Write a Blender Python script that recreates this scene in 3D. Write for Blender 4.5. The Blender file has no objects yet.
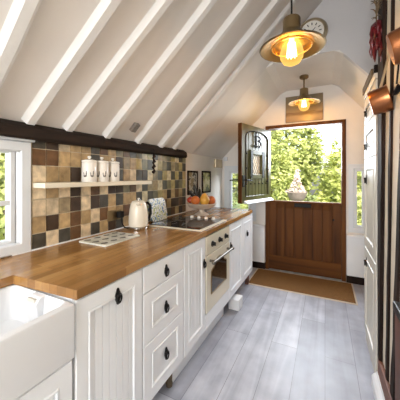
import bpy, bmesh, math, random
from mathutils import Vector, Matrix, noise
random.seed(7)
PI = math.pi
S = bpy.context.scene
C = S.collection

# ------------------------------------------------------------------ materials
def new_mat(name):
    m = bpy.data.materials.new(name); m.use_nodes = True
    nt = m.node_tree; b = nt.nodes['Principled BSDF']
    return m, nt, b
def ramp(nt, stops):
    r = nt.nodes.new('ShaderNodeValToRGB'); e = r.color_ramp.elements
    while len(e) < len(stops): e.new(0.5)
    for i, (p, c) in enumerate(stops):
        e[i].position = p; e[i].color = (*c, 1)
    return r
def coords(nt, scale=(1, 1, 1), rot=(0, 0, 0), obj=True):
    tc = nt.nodes.new('ShaderNodeTexCoord'); mp = nt.nodes.new('ShaderNodeMapping')
    mp.inputs['Scale'].default_value = scale; mp.inputs['Rotation'].default_value = rot
    nt.links.new(tc.outputs['Object' if obj else 'Generated'], mp.inputs[0]); return mp
def paint(name, col, rough=0.5, var=0.06, scale=6, bump=0.0, bscale=30, metal=0.0, spec=0.5):
    m, nt, b = new_mat(name)
    mp = coords(nt); n = nt.nodes.new('ShaderNodeTexNoise'); n.inputs['Scale'].default_value = scale
    n.inputs['Detail'].default_value = 4
    nt.links.new(mp.outputs[0], n.inputs['Vector'])
    lo = tuple(max(0, c * (1 - var)) for c in col); hi = tuple(min(1, c * (1 + var)) for c in col)
    r = ramp(nt, [(0.35, lo), (0.65, hi)])
    nt.links.new(n.outputs['Fac'], r.inputs[0]); nt.links.new(r.outputs[0], b.inputs['Base Color'])
    b.inputs['Roughness'].default_value = rough; b.inputs['Metallic'].default_value = metal
    b.inputs['Specular IOR Level'].default_value = spec
    if bump:
        n2 = nt.nodes.new('ShaderNodeTexNoise'); n2.inputs['Scale'].default_value = bscale
        n2.inputs['Detail'].default_value = 3
        nt.links.new(mp.outputs[0], n2.inputs['Vector'])
        bp = nt.nodes.new('ShaderNodeBump'); bp.inputs['Strength'].default_value = bump
        bp.inputs['Distance'].default_value = 0.01
        nt.links.new(n2.outputs['Fac'], bp.inputs['Height']); nt.links.new(bp.outputs[0], b.inputs['Normal'])
    return m
def wood(name, dark, light, axis='Z', rough=0.5, scale=9, stretch=0.08, bump=0.15):
    """grain running along the axis"""
    m, nt, b = new_mat(name)
    sc = {'X': (stretch, 1, 1), 'Y': (1, stretch, 1), 'Z': (1, 1, stretch)}[axis]
    mp = coords(nt, sc); n = nt.nodes.new('ShaderNodeTexNoise')
    n.inputs['Scale'].default_value = scale; n.inputs['Detail'].default_value = 8; n.inputs['Distortion'].default_value = 0.6
    nt.links.new(mp.outputs[0], n.inputs['Vector'])
    r = ramp(nt, [(0.3, dark), (0.7, light)])
    nt.links.new(n.outputs['Fac'], r.inputs[0]); nt.links.new(r.outputs[0], b.inputs['Base Color'])
    b.inputs['Roughness'].default_value = rough
    bp = nt.nodes.new('ShaderNodeBump'); bp.inputs['Strength'].default_value = bump; bp.inputs['Distance'].default_value = 0.01
    nt.links.new(n.outputs['Fac'], bp.inputs['Height']); nt.links.new(bp.outputs[0], b.inputs['Normal'])
    return m
def planks(name, stops, bw, rh, mortar, mcol, rough, grain=0.35, gscale=14, spec=0.5, patch=0.0):
    """boards along Y: brick texture on swapped coordinates, one tone for each board, grain on top"""
    m, nt, b = new_mat(name); L = nt.links.new
    tc = nt.nodes.new('ShaderNodeTexCoord'); sp = nt.nodes.new('ShaderNodeSeparateXYZ'); cb = nt.nodes.new('ShaderNodeCombineXYZ')
    L(tc.outputs['Object'], sp.inputs[0]); L(sp.outputs['Y'], cb.inputs['X']); L(sp.outputs['X'], cb.inputs['Y'])
    bk = nt.nodes.new('ShaderNodeTexBrick'); L(cb.outputs[0], bk.inputs['Vector'])
    bk.inputs['Color1'].default_value = (0, 0, 0, 1); bk.inputs['Color2'].default_value = (1, 1, 1, 1)
    bk.inputs['Mortar'].default_value = (0.5, 0.5, 0.5, 1)
    bk.inputs['Scale'].default_value = 1; bk.inputs['Brick Width'].default_value = bw; bk.inputs['Row Height'].default_value = rh
    bk.inputs['Mortar Size'].default_value = mortar; bk.inputs['Mortar Smooth'].default_value = 0.1
    bk.offset = 0.37
    mp = nt.nodes.new('ShaderNodeMapping'); mp.inputs['Scale'].default_value = (1, 0.07, 1); L(tc.outputs['Object'], mp.inputs[0])
    n = nt.nodes.new('ShaderNodeTexNoise'); n.inputs['Scale'].default_value = gscale; n.inputs['Detail'].default_value = 8
    n.inputs['Distortion'].default_value = 1.0
    L(mp.outputs[0], n.inputs['Vector'])
    mx = nt.nodes.new('ShaderNodeMix'); mx.data_type = 'FLOAT'; mx.inputs[0].default_value = grain
    L(bk.outputs['Color'], mx.inputs[2]); L(n.outputs['Fac'], mx.inputs[3])
    last = mx.outputs[0]
    if patch:
        n3 = nt.nodes.new('ShaderNodeTexNoise'); n3.inputs['Scale'].default_value = 6; n3.inputs['Detail'].default_value = 6
        L(tc.outputs['Object'], n3.inputs['Vector'])
        mx3 = nt.nodes.new('ShaderNodeMix'); mx3.data_type = 'FLOAT'; mx3.inputs[0].default_value = patch
        L(last, mx3.inputs[2]); L(n3.outputs['Fac'], mx3.inputs[3]); last = mx3.outputs[0]
    r = ramp(nt, stops); L(last, r.inputs[0])
    mc = nt.nodes.new('ShaderNodeMix'); mc.data_type = 'RGBA'
    L(bk.outputs['Fac'], mc.inputs[0]); L(r.outputs[0], mc.inputs[6]); mc.inputs[7].default_value = (*mcol, 1)
    L(mc.outputs[2], b.inputs['Base Color']); b.inputs['Roughness'].default_value = rough
    b.inputs['Specular IOR Level'].default_value = spec
    bp = nt.nodes.new('ShaderNodeBump'); bp.inputs['Strength'].default_value = 0.12; bp.inputs['Distance'].default_value = 0.005
    L(n.outputs['Fac'], bp.inputs['Height']); L(bp.outputs[0], b.inputs['Normal'])
    return m
def glass_mat(name, tint=(1, 1, 1), gloss=0.06):
    m = bpy.data.materials.new(name); m.use_nodes = True; nt = m.node_tree
    nt.nodes.remove(nt.nodes['Principled BSDF']); out = nt.nodes['Material Output']
    t = nt.nodes.new('ShaderNodeBsdfTransparent'); t.inputs[0].default_value = (*tint, 1)
    g = nt.nodes.new('ShaderNodeBsdfGlossy'); g.inputs['Roughness'].default_value = 0.03
    mx = nt.nodes.new('ShaderNodeMixShader'); mx.inputs[0].default_value = gloss
    nt.links.new(t.outputs[0], mx.inputs[1]); nt.links.new(g.outputs[0], mx.inputs[2]); nt.links.new(mx.outputs[0], out.inputs[0])
    return m
def emit(name, col, s):
    m, nt, b = new_mat(name); b.inputs['Base Color'].default_value = (*col, 1)
    b.inputs['Emission Color'].default_value = (*col, 1); b.inputs['Emission Strength'].default_value = s; return m
def leafm(name, dark, light, sc=3.0):
    m, nt, b = new_mat(name); L = nt.links.new
    mp = coords(nt); n = nt.nodes.new('ShaderNodeTexNoise'); n.inputs['Scale'].default_value = sc; n.inputs['Detail'].default_value = 6
    n.inputs['Roughness'].default_value = 0.75
    L(mp.outputs[0], n.inputs['Vector']); r = ramp(nt, [(0.36, dark), (0.62, light)]); L(n.outputs['Fac'], r.inputs[0])
    L(r.outputs[0], b.inputs['Base Color']); b.inputs['Roughness'].default_value = 0.6
    out = nt.nodes['Material Output']; tr = nt.nodes.new('ShaderNodeBsdfTranslucent'); L(r.outputs[0], tr.inputs[0])
    mx = nt.nodes.new('ShaderNodeMixShader'); mx.inputs[0].default_value = 0.4
    L(b.outputs[0], mx.inputs[1]); L(tr.outputs[0], mx.inputs[2]); L(mx.outputs[0], out.inputs[0]); return m
def spots(name, base, blot, scale=20, thr=0.55, rough=0.3, third=None):
    """two or three tone print"""
    m, nt, b = new_mat(name); L = nt.links.new
    mp = coords(nt); n = nt.nodes.new('ShaderNodeTexNoise'); n.inputs['Scale'].default_value = scale; n.inputs['Detail'].default_value = 3
    L(mp.outputs[0], n.inputs['Vector'])
    st = [(thr - 0.03, base), (thr, blot)]
    if third: st = [(1 - thr - 0.03, third), (1 - thr, base)] + st
    r = ramp(nt, st); L(n.outputs['Fac'], r.inputs[0]); L(r.outputs[0], b.inputs['Base Color']); b.inputs['Roughness'].default_value = rough
    return m
def attr_mat(name, rough=0.45):
    m, nt, b = new_mat(name); L = nt.links.new
    a = nt.nodes.new('ShaderNodeAttribute'); a.attribute_name = 'Col'
    mp = coords(nt); n = nt.nodes.new('ShaderNodeTexNoise'); n.inputs['Scale'].default_value = 22; n.inputs['Detail'].default_value = 5
    L(mp.outputs[0], n.inputs['Vector'])
    r = ramp(nt, [(0.3, (0.62, 0.60, 0.56)), (0.7, (1.2, 1.18, 1.12))]); L(n.outputs['Fac'], r.inputs[0])
    mx = nt.nodes.new('ShaderNodeMix'); mx.data_type = 'RGBA'; mx.blend_type = 'MULTIPLY'; mx.inputs[0].default_value = 1
    L(a.outputs['Color'], mx.inputs[6]); L(r.outputs[0], mx.inputs[7]); L(mx.outputs[2], b.inputs['Base Color'])
    b.inputs['Roughness'].default_value = rough
    bp = nt.nodes.new('ShaderNodeBump'); bp.inputs['Strength'].default_value = 0.25; bp.inputs['Distance'].default_value = 0.004
    L(n.outputs['Fac'], bp.inputs['Height']); L(bp.outputs[0], b.inputs['Normal'])
    return m

M = {}
M['plaster'] = paint('plaster', (0.80, 0.765, 0.72), 0.85, 0.03, 3, 0.35, 7)
M['ceil'] = paint('ceiling_plaster', (0.74, 0.70, 0.66), 0.85, 0.03, 3, 0.10, 9)
M['rafter'] = paint('rafter_paint', (0.74, 0.725, 0.70), 0.7, 0.03, 5, 0.5, 12)
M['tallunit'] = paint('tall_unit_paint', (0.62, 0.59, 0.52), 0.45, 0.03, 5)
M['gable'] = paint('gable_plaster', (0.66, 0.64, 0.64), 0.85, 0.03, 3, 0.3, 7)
M['white'] = paint('white_paint', (0.82, 0.83, 0.84), 0.45, 0.02, 5)
M['unit'] = paint('unit_paint', (0.86, 0.88, 0.90), 0.38, 0.02, 5)
M['upvc'] = paint('window_white', (0.70, 0.73, 0.76), 0.3, 0.01, 5)
M['cream'] = paint('cream_paint', (0.80, 0.74, 0.60), 0.35, 0.02, 5)
M['creamwall'] = paint('cream_infill', (0.76, 0.69, 0.57), 0.8, 0.06, 6, 0.4, 12)
M['oven'] = paint('oven_cream', (0.74, 0.69, 0.56), 0.3, 0.02, 5)
M['black'] = paint('black_iron', (0.012, 0.011, 0.011), 0.45, 0.2, 30, 0.2, 60)
M['blackglass'] = paint('black_glass', (0.012, 0.011, 0.012), 0.05, 0.05, 8)
M['beam'] = wood('old_beam', (0.009, 0.006, 0.005), (0.034, 0.020, 0.013), 'Y', 0.8, 14, 0.12, 0.6)
M['post'] = wood('old_post', (0.008, 0.005, 0.004), (0.032, 0.017, 0.011), 'Z', 0.8, 14, 0.12, 0.6)
M['redwood'] = wood('red_brown_wood', (0.05, 0.016, 0.008), (0.16, 0.055, 0.028), 'Z', 0.5, 14, 0.12, 0.3)
M['sill'] = wood('red_brown_sill', (0.10, 0.04, 0.02), (0.26, 0.10, 0.06), 'Y', 0.6, 14, 0.12, 0.3)
M['door'] = wood('door_oak', (0.050, 0.0155, 0.003), (0.165, 0.058, 0.010), 'Z', 0.55, 12, 0.06, 0.15)
M['doorh'] = wood('door_oak_rail', (0.050, 0.0155, 0.003), (0.165, 0.058, 0.010), 'X', 0.55, 12, 0.06, 0.15)
M['olive'] = wood('olive_door', (0.058, 0.058, 0.015), (0.125, 0.122, 0.04), 'Z', 0.28, 8, 0.08, 0.05)
M['worktop'] = planks('oak_worktop', [(0.05, (0.17, 0.075, 0.017)), (0.5, (0.33, 0.160, 0.044)), (0.95, (0.50, 0.28, 0.098))], 0.42, 0.042, 0.0006, (0.16, 0.07, 0.02), 0.25, 0.6, 16)
M['floor'] = planks('grey_laminate', [(0.30, (0.25, 0.25, 0.285)), (0.50, (0.375, 0.385, 0.44)), (0.68, (0.56, 0.575, 0.63))], 1.25, 0.19, 0.0014, (0.15, 0.155, 0.17), 0.42, 0.72, 11, 0.5, 0.40)
M['coir'] = paint('coir', (0.21, 0.105, 0.036), 0.95, 0.3, 120, 0.8, 250)
M['matedge'] = paint('mat_edge', (0.62, 0.52, 0.40), 0.5, 0.05)
M['ceramic'] = paint('sink_ceramic', (0.71, 0.72, 0.74), 0.12, 0.01, 3)
M['china'] = paint('white_china', (0.84, 0.80, 0.74), 0.25, 0.02, 6)
M['bowl'] = paint('bowl_china', (0.62, 0.53, 0.44), 0.35, 0.03, 6)
M['kettle'] = paint('kettle_cream', (0.80, 0.74, 0.62), 0.25, 0.02, 5)
M['steel'] = paint('steel', (0.62, 0.62, 0.60), 0.25, 0.03, 9, metal=1)
M['brass'] = paint('aged_brass', (0.30, 0.22, 0.12), 0.38, 0.08, 8, metal=1)
M['brassin'] = paint('brass_inside', (0.40, 0.26, 0.09), 0.5, 0.08, 8, metal=1)
M['pewter'] = paint('pewter', (0.16, 0.145, 0.125), 0.45, 0.08, 10, metal=1)
M['copper'] = paint('copper', (0.40, 0.155, 0.065), 0.28, 0.12, 10, metal=1)
M['handlebrass'] = paint('pale_brass', (0.55, 0.46, 0.32), 0.4, 0.08, 10, metal=1)
M['glass'] = glass_mat('clear_glass')
M['ovenglass'] = paint('oven_glass', (0.035, 0.022, 0.014), 0.06, 0.3, 6)
M['bulb'] = emit('bulb_glow', (1.0, 0.50, 0.10), 1.5)
def bulb_mat():
    m = bpy.data.materials.new('amber_bulb'); m.use_nodes = True; nt = m.node_tree; L = nt.links.new
    nt.nodes.remove(nt.nodes['Principled BSDF']); out = nt.nodes['Material Output']
    t = nt.nodes.new('ShaderNodeBsdfTransparent'); t.inputs[0].default_value = (1, .75, .35, 1)
    e = nt.nodes.new('ShaderNodeEmission'); e.inputs[0].default_value = (1, .56, .15, 1); e.inputs[1].default_value = 1.5
    lw = nt.nodes.new('ShaderNodeLayerWeight'); lw.inputs[0].default_value = .35
    mp = nt.nodes.new('ShaderNodeMapRange'); mp.inputs[3].default_value = .35; mp.inputs[4].default_value = .75; L(lw.outputs['Facing'], mp.inputs[0])
    mx = nt.nodes.new('ShaderNodeMixShader'); L(mp.outputs[0], mx.inputs[0]); L(t.outputs[0], mx.inputs[1]); L(e.outputs[0], mx.inputs[2]); L(mx.outputs[0], out.inputs[0])
    return m
M['bulbglass'] = bulb_mat()
M['leaded'] = paint('leaded_glass_glare', (.95, .97, .90), .12, .05, 18)  # near-white opaque base: daylight glare on the pane put into its colour
M['filament'] = emit('filament_glow', (1.0, 0.72, 0.30), 26)
M['hoop'] = paint('hoop_brass', (0.9, 0.58, 0.16), 0.3, 0.03, 6, metal=1)
M['tiles'] = attr_mat('tumbled_tiles', 0.38)
M['grout'] = paint('grout', (0.55, 0.48, 0.36), 0.9, 0.05)
M['clockface'] = paint('clock_face', (0.80, 0.77, 0.70), 0.4, 0.02)
M['dark'] = paint('dark_print', (0.05, 0.045, 0.04), 0.5, 0.1)
M['greyprint'] = paint('grey_print', (0.20, 0.18, 0.16), 0.5, 0.2, 90)
M['chilli'] = paint('dried_chilli', (0.10, 0.005, 0.008), 0.35, 0.35, 25)
M['straw'] = paint('dry_straw', (0.16, 0.11, 0.06), 0.9, 0.3, 60)
M['pear'] = paint('yellow_fruit', (0.62, 0.33, 0.05), 0.4, 0.15, 15)
M['orange'] = paint('orange_fruit', (0.52, 0.13, 0.02), 0.42, 0.12, 15, 0.2, 150)
M['redfruit'] = paint('red_fruit', (0.42, 0.045, 0.02), 0.35, 0.3, 12)
M['darkfruit'] = paint('dark_fruit', (0.018, 0.018, 0.014), 0.4, 0.3, 12)
M['floral'] = spots('floral_print', (0.78, 0.80, 0.78), (0.10, 0.25, 0.42), 38, 0.57, 0.3, (0.35, 0.42, 0.16))
M['board'] = spots('board_glass', (0.80, 0.79, 0.70), (0.68, 0.68, 0.58), 18, 0.55, 0.12)
M['pic1'] = spots('figure_print', (0.55, 0.52, 0.44), (0.03, 0.025, 0.02), 11, 0.54, 0.4, (0.28, 0.22, 0.12))
M['pic2'] = spots('green_print', (0.40, 0.38, 0.12), (0.10, 0.11, 0.03), 11, 0.54, 0.4, (0.62, 0.58, 0.34))
M['leafA'] = leafm('leaf_mid', (0.13, 0.18, 0.035), (0.60, 0.63, 0.22))
M['leafB'] = leafm('leaf_yellow', (0.20, 0.26, 0.05), (0.64, 0.66, 0.21))
M['leafC'] = leafm('leaf_dark', (0.06, 0.09, 0.025), (0.42, 0.46, 0.18))
M['lawn'] = leafm('lawn', (0.12, 0.2, 0.04), (0.35, 0.42, 0.12), 8)
M['paving'] = paint('garden_paving', (0.55, 0.52, 0.46), 0.9, 0.1)
M['stone'] = paint('pale_stone', (0.20, 0.165, 0.135), 0.8, 0.12, 12, 0.4, 40)
M['blossom'] = paint('white_blossom', (0.60, 0.50, 0.44), 0.7, 0.1, 20)
M['bark'] = wood('bark', (0.05, 0.035, 0.02), (0.16, 0.12, 0.08), 'Z', 0.9, 14, 0.2, 0.6)

def canvas_mat():
    m, nt, b = new_mat('sepia_seascape'); L = nt.links.new
    tc = nt.nodes.new('ShaderNodeTexCoord'); sp = nt.nodes.new('ShaderNodeSeparateXYZ'); L(tc.outputs['Generated'], sp.inputs[0])
    n = nt.nodes.new('ShaderNodeTexNoise'); n.inputs['Scale'].default_value = 3; n.inputs['Detail'].default_value = 4
    mp = nt.nodes.new('ShaderNodeMapping'); mp.inputs['Scale'].default_value = (1, 1, 7); L(tc.outputs['Generated'], mp.inputs[0]); L(mp.outputs[0], n.inputs['Vector'])
    a = nt.nodes.new('ShaderNodeMath'); a.operation = 'MULTIPLY_ADD'; a.inputs[1].default_value = 0.22; L(n.outputs['Fac'], a.inputs[0]); L(sp.outputs['Z'], a.inputs[2])
    r = ramp(nt, [(0.1, (0.26, 0.17, 0.08)), (0.3, (0.36, 0.25, 0.12)), (0.42, (0.16, 0.09, 0.03)), (0.5, (0.30, 0.21, 0.10)), (0.75, (0.24, 0.17, 0.08)), (1.0, (0.20, 0.15, 0.08))])
    L(a.outputs[0], r.inputs[0]); L(r.outputs[0], b.inputs['Base Color']); b.inputs['Roughness'].default_value = 0.35
    return m
M['canvas'] = canvas_mat()

for k in ('door', 'doorh', 'post', 'beam', 'redwood', 'coir', 'black'):
    M[k].node_tree.nodes['Principled BSDF'].inputs['Specular IOR Level'].default_value = .2
M['worktop'].node_tree.nodes['Principled BSDF'].inputs['Specular IOR Level'].default_value = .75
# ------------------------------------------------------------------ mesh helpers
def obj(name, bm, mat, parent=None, smooth=False, recalc=True):
    if recalc: bmesh.ops.recalc_face_normals(bm, faces=bm.faces)
    me = bpy.data.meshes.new(name); bm.to_mesh(me); bm.free()
    me.materials.append(mat)
    if smooth:
        for p in me.polygons: p.use_smooth = True
        try: me.set_sharp_from_angle(angle=math.radians(40))
        except Exception: pass
    o = bpy.data.objects.new(name, me); C.objects.link(o)
    if parent is not None: place(o, parent)
    return o
def place(o, parent):
    """parent, keeping the world position of a mesh built in world space"""
    o.parent = parent; o.matrix_parent_inverse = world(parent).inverted()
def world(o):
    m = o.matrix_basis.copy()
    if o.parent: m = world(o.parent) @ o.matrix_parent_inverse @ m
    return m
def tag(o, label, cat, group=None, kind=None):
    o['label'] = label; o['category'] = cat
    if group: o['group'] = group
    if kind: o['kind'] = kind
    return o
def thing(name, label, cat, loc=(0, 0, 0), group=None, kind=None):
    o = bpy.data.objects.new(name, None); C.objects.link(o); o.location = loc; o.empty_display_size = 0.05
    return tag(o, label, cat, group, kind)
def struct(name, bm, mat, label=None, smooth=False):
    o = obj(name, bm, mat, smooth=smooth); o['kind'] = 'structure'
    if label: o['label'] = label
    return o
def box(bm, lo, hi, bev=0.0, seg=2, mx=None):
    x0, y0, z0 = lo; x1, y1, z1 = hi
    r = bmesh.ops.create_cube(bm, size=1)
    vs = r['verts']
    for v in vs:
        v.co = Vector(((x0 + x1) / 2 + v.co.x * (x1 - x0), (y0 + y1) / 2 + v.co.y * (y1 - y0), (z0 + z1) / 2 + v.co.z * (z1 - z0)))
    if bev:
        es = list({e for v in vs for e in v.link_edges})
        res = bmesh.ops.bevel(bm, geom=es, offset=bev, segments=seg, profile=0.5, affect='EDGES')
        vs = list({v for f in res['faces'] for v in f.verts} | {v for v in vs if v.is_valid})
    if mx is not None:
        for v in vs: v.co = mx @ v.co
    return vs
def boxo(name, lo, hi, mat, parent=None, bev=0.0, seg=2):
    bm = bmesh.new(); box(bm, lo, hi, bev, seg); return obj(name, bm, mat, parent)
def prism(bm, pts, vec, bev=0.0):
    """polygon of 3-D points pushed along vec"""
    vec = Vector(vec); a = [bm.verts.new(p) for p in pts]; b = [bm.verts.new(Vector(p) + vec) for p in pts]
    n = len(a); fs = [bm.faces.new(a), bm.faces.new(b[::-1])]
    for i in range(n): fs.append(bm.faces.new((a[i], b[i], b[(i + 1) % n], a[(i + 1) % n])))
    if bev:
        bmesh.ops.bevel(bm, geom=list({e for f in fs for e in f.edges}), offset=bev, segments=2, profile=0.5, affect='EDGES')
    return a + b
def lathe(bm, prof, seg=28, cen=(0, 0, 0), mx=None, cap=True):
    rings = []
    for r, z in prof:
        if r < 1e-6:
            rings.append([bm.verts.new((0, 0, z))])
        else:
            rings.append([bm.verts.new((r * math.cos(2 * PI * i / seg), r * math.sin(2 * PI * i / seg), z)) for i in range(seg)])
    for A, B in zip(rings, rings[1:]):
        for i in range(seg):
            j = (i + 1) % seg
            if len(A) == 1 and len(B) == 1: continue
            if len(A) == 1: bm.faces.new((A[0], B[i], B[j]))
            elif len(B) == 1: bm.faces.new((A[i], A[j], B[0]))
            else: bm.faces.new((A[i], A[j], B[j], B[i]))
    if cap:
        for R in (rings[0], rings[-1]):
            if len(R) > 1: bm.faces.new(R)
    T = Matrix.Translation(cen) @ (mx if mx is not None else Matrix())
    for R in rings:
        for v in R: v.co = T @ v.co
def tube(bm, pts, rad, seg=8, closed=False):
    pts = [Vector(p) for p in pts]; n = len(pts)
    rs = rad if isinstance(rad, (list, tuple)) else [rad] * n
    rings = []; up = None
    for i, p in enumerate(pts):
        if closed: d = (pts[(i + 1) % n] - pts[i - 1])
        else: d = pts[min(i + 1, n - 1)] - pts[max(i - 1, 0)]
        d.normalize()
        if up is None:
            up = d.cross(Vector((0, 0, 1)))
            if up.length < 0.1: up = d.cross(Vector((1, 0, 0)))
            up.normalize()
        up = (up - d * up.dot(d)).normalized(); w = d.cross(up)
        rings.append([bm.verts.new(p + rs[i] * (math.cos(2 * PI * k / seg) * up + math.sin(2 * PI * k / seg) * w)) for k in range(seg)])
    pairs = list(zip(rings, rings[1:])) + ([(rings[-1], rings[0])] if closed else [])
    for A, B in pairs:
        for k in range(seg): bm.faces.new((A[k], A[(k + 1) % seg], B[(k + 1) % seg], B[k]))
    if not closed:
        bm.faces.new(rings[0]); bm.faces.new(rings[-1])
def arcpts(c, r, a0, a1, n, ax=Vector((1, 0, 0)), ay=Vector((0, 0, 1))):
    c = Vector(c); ax = Vector(ax); ay = Vector(ay)
    return [c + r * math.cos(a0 + (a1 - a0) * i / (n - 1)) * ax + r * math.sin(a0 + (a1 - a0) * i / (n - 1)) * ay for i in range(n)]
def ball(bm, c, r, sc=(1, 1, 1), sub=2):
    res = bmesh.ops.create_icosphere(bm, subdivisions=sub, radius=r)
    for v in res['verts']: v.co = Vector((v.co.x * sc[0], v.co.y * sc[1], v.co.z * sc[2])) + Vector(c)
    return res['verts']
def sheet(us, vs, keep, t, fn):
    """flat sheet of cells with holes, thickness t; fn maps (u, v, w) to the world"""
    bm = bmesh.new(); V = {}
    def gv(i, j, w):
        if (i, j, w) not in V: V[i, j, w] = bm.verts.new(fn(us[i], vs[j], w * t))
        return V[i, j, w]
    nu, nv = len(us) - 1, len(vs) - 1
    K = lambda i, j: 0 <= i < nu and 0 <= j < nv and keep((us[i] + us[i + 1]) / 2, (vs[j] + vs[j + 1]) / 2)
    for i in range(nu):
        for j in range(nv):
            if not K(i, j): continue
            q = [(i, j), (i + 1, j), (i + 1, j + 1), (i, j + 1)]
            bm.faces.new([gv(a, b, 0) for a, b in q]); bm.faces.new([gv(a, b, 1) for a, b in q][::-1])
            for (a, b), (c, d), nb in ((q[0], q[1], (i, j - 1)), (q[1], q[2], (i + 1, j)), (q[2], q[3], (i, j + 1)), (q[3], q[0], (i - 1, j))):
                if not K(*nb): bm.faces.new((gv(a, b, 0), gv(c, d, 0), gv(c, d, 1), gv(a, b, 1)))
    return bm
def relief(us, vs, dep, t, fn):
    """slab with a modelled front: dep(u,v) is the height of the front, fn maps (u,v,w) to the world"""
    bm = bmesh.new()
    G = [[bm.verts.new(fn(u, v, dep(u, v))) for v in vs] for u in us]
    nu, nv = len(us), len(vs)
    for i in range(nu - 1):
        for j in range(nv - 1): bm.faces.new((G[i][j], G[i + 1][j], G[i + 1][j + 1], G[i][j + 1]))
    loop = [(i, 0) for i in range(nu)] + [(nu - 1, j) for j in range(1, nv)] + [(i, nv - 1) for i in range(nu - 2, -1, -1)] + [(0, j) for j in range(nv - 2, 0, -1)]
    B = [bm.verts.new(fn(us[i], vs[j], -t)) for i, j in loop]
    n = len(loop)
    for k in range(n):
        (a, b), (c, d) = loop[k], loop[(k + 1) % n]
        bm.faces.new((G[a][b], G[c][d], B[(k + 1) % n], B[k]))
    bm.faces.new(B)
    return bm
def rough(bm, amt=0.006, sc=7.0, seed=0):
    for v in bm.verts:
        v.co += noise.noise_vector(v.co * sc + Vector((seed, seed * 2, 0))) * amt

# ------------------------------------------------------------------ the setting
WX = -1.43          # left wall
EY = 3.63           # end wall
GY = 2.67           # gable above the lower ceiling
ZW = 1.59           # where the roof slope meets the left wall
PX = 0.31           # timber framed partition on the right
CAMZ = 1.31

bm = bmesh.new(); box(bm, (-1.6, -2.1, -0.1), (1.7, 3.75, 0.0)); struct('floor', bm, M['floor'], 'pale grey wood laminate floor')

W1 = (0.20, 0.748, 0.945, 1.475)
bm = sheet([-2.1, W1[0], W1[1], 3.75], [-0.1, W1[2], W1[3], 1.64], lambda u, v: not (W1[0] < u < W1[1] and W1[2] < v < W1[3]), 0.07, lambda u, v, w: Vector((WX - w, u, v)))
struct('wall_left', bm, M['plaster'], 'white plastered left wall')
DX0, DX1, DZ = -0.762, 0.236, 2.035
WL = (-1.395, -0.90, 0.66, 1.48); WR = (0.262, 0.50, 0.62, 1.47)
def endkeep(u, v):
    if DX0 < u < DX1 and v < DZ: return False
    for w in (WL, WR):
        if w[0] < u < w[1] and w[2] < v < w[3]: return False
    return True
bm = sheet(sorted([-1.6, WL[0], WL[1], DX0, DX1, WR[0], WR[1], 0.8]), sorted([-0.1, WL[2], WL[3], WR[2], WR[3], DZ, 2.62]), endkeep, 0.18, lambda u, v, w: Vector((u, EY + w, v)))
struct('wall_end', bm, M['plaster'], 'white plastered end wall around the stable door')
bm = bmesh.new(); box(bm, (0.55, GY, 0), (0.70, EY, 2.6)); struct('wall_porch', bm, M['plaster'])
bm = bmesh.new(); box(bm, (-1.6, -2.2, -0.1), (1.7, -2.05, 3.6)); struct('wall_rear', bm, M['plaster'])
bm = bmesh.new(); box(bm, (1.55, -2.1, -0.1), (1.7, GY, 3.0)); struct('wall_far_right', bm, M['plaster'])
# gable wall over the lower ceiling at the far end
RX = 0.35; RZ = ZW + (RX - WX)
bm = bmesh.new()
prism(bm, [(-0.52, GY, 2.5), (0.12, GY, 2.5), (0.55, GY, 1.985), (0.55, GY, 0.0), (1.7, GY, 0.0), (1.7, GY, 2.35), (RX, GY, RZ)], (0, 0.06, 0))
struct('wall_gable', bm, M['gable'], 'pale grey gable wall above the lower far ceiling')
# ceilings
t = 0.08; s2 = t / math.sqrt(2)
bm = bmesh.new(); x0 = WX - .05
prism(bm, [(x0, -2.1, ZW - .05), (RX, -2.1, RZ), (RX, -2.1, RZ + .13), (x0 - .06, -2.1, ZW + .02)], (0, GY + 2.12, 0))
struct('ceiling_left', bm, M['ceil'], 'white plastered sloping ceiling between rafters')
bm = bmesh.new(); prism(bm, [(RX, -2.1, RZ), (1.75, -2.1, RZ - 1.4), (1.75, -2.1, RZ - 1.3), (RX, -2.1, RZ + 0.1)], (0, GY + 2.12, 0)); struct('ceiling_right', bm, M['ceil'])
bm = bmesh.new()
prof = [(WX - 0.05, ZW - 0.05), (-0.56, 2.46), (-0.48, 2.497), (0.08, 2.50), (0.16, 2.455), (0.60, 1.925)]
up = [(0.68, 2.0), (0.2, 2.6), (-0.6, 2.6), (WX - 0.12, ZW + 0.04)]
prism(bm, [(x, GY + 0.003, z) for x, z in prof + up], (0, EY - GY + 0.1, 0))
struct('ceiling_porch', bm, M['plaster'], 'lower white ceiling over the door end', False)

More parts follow.
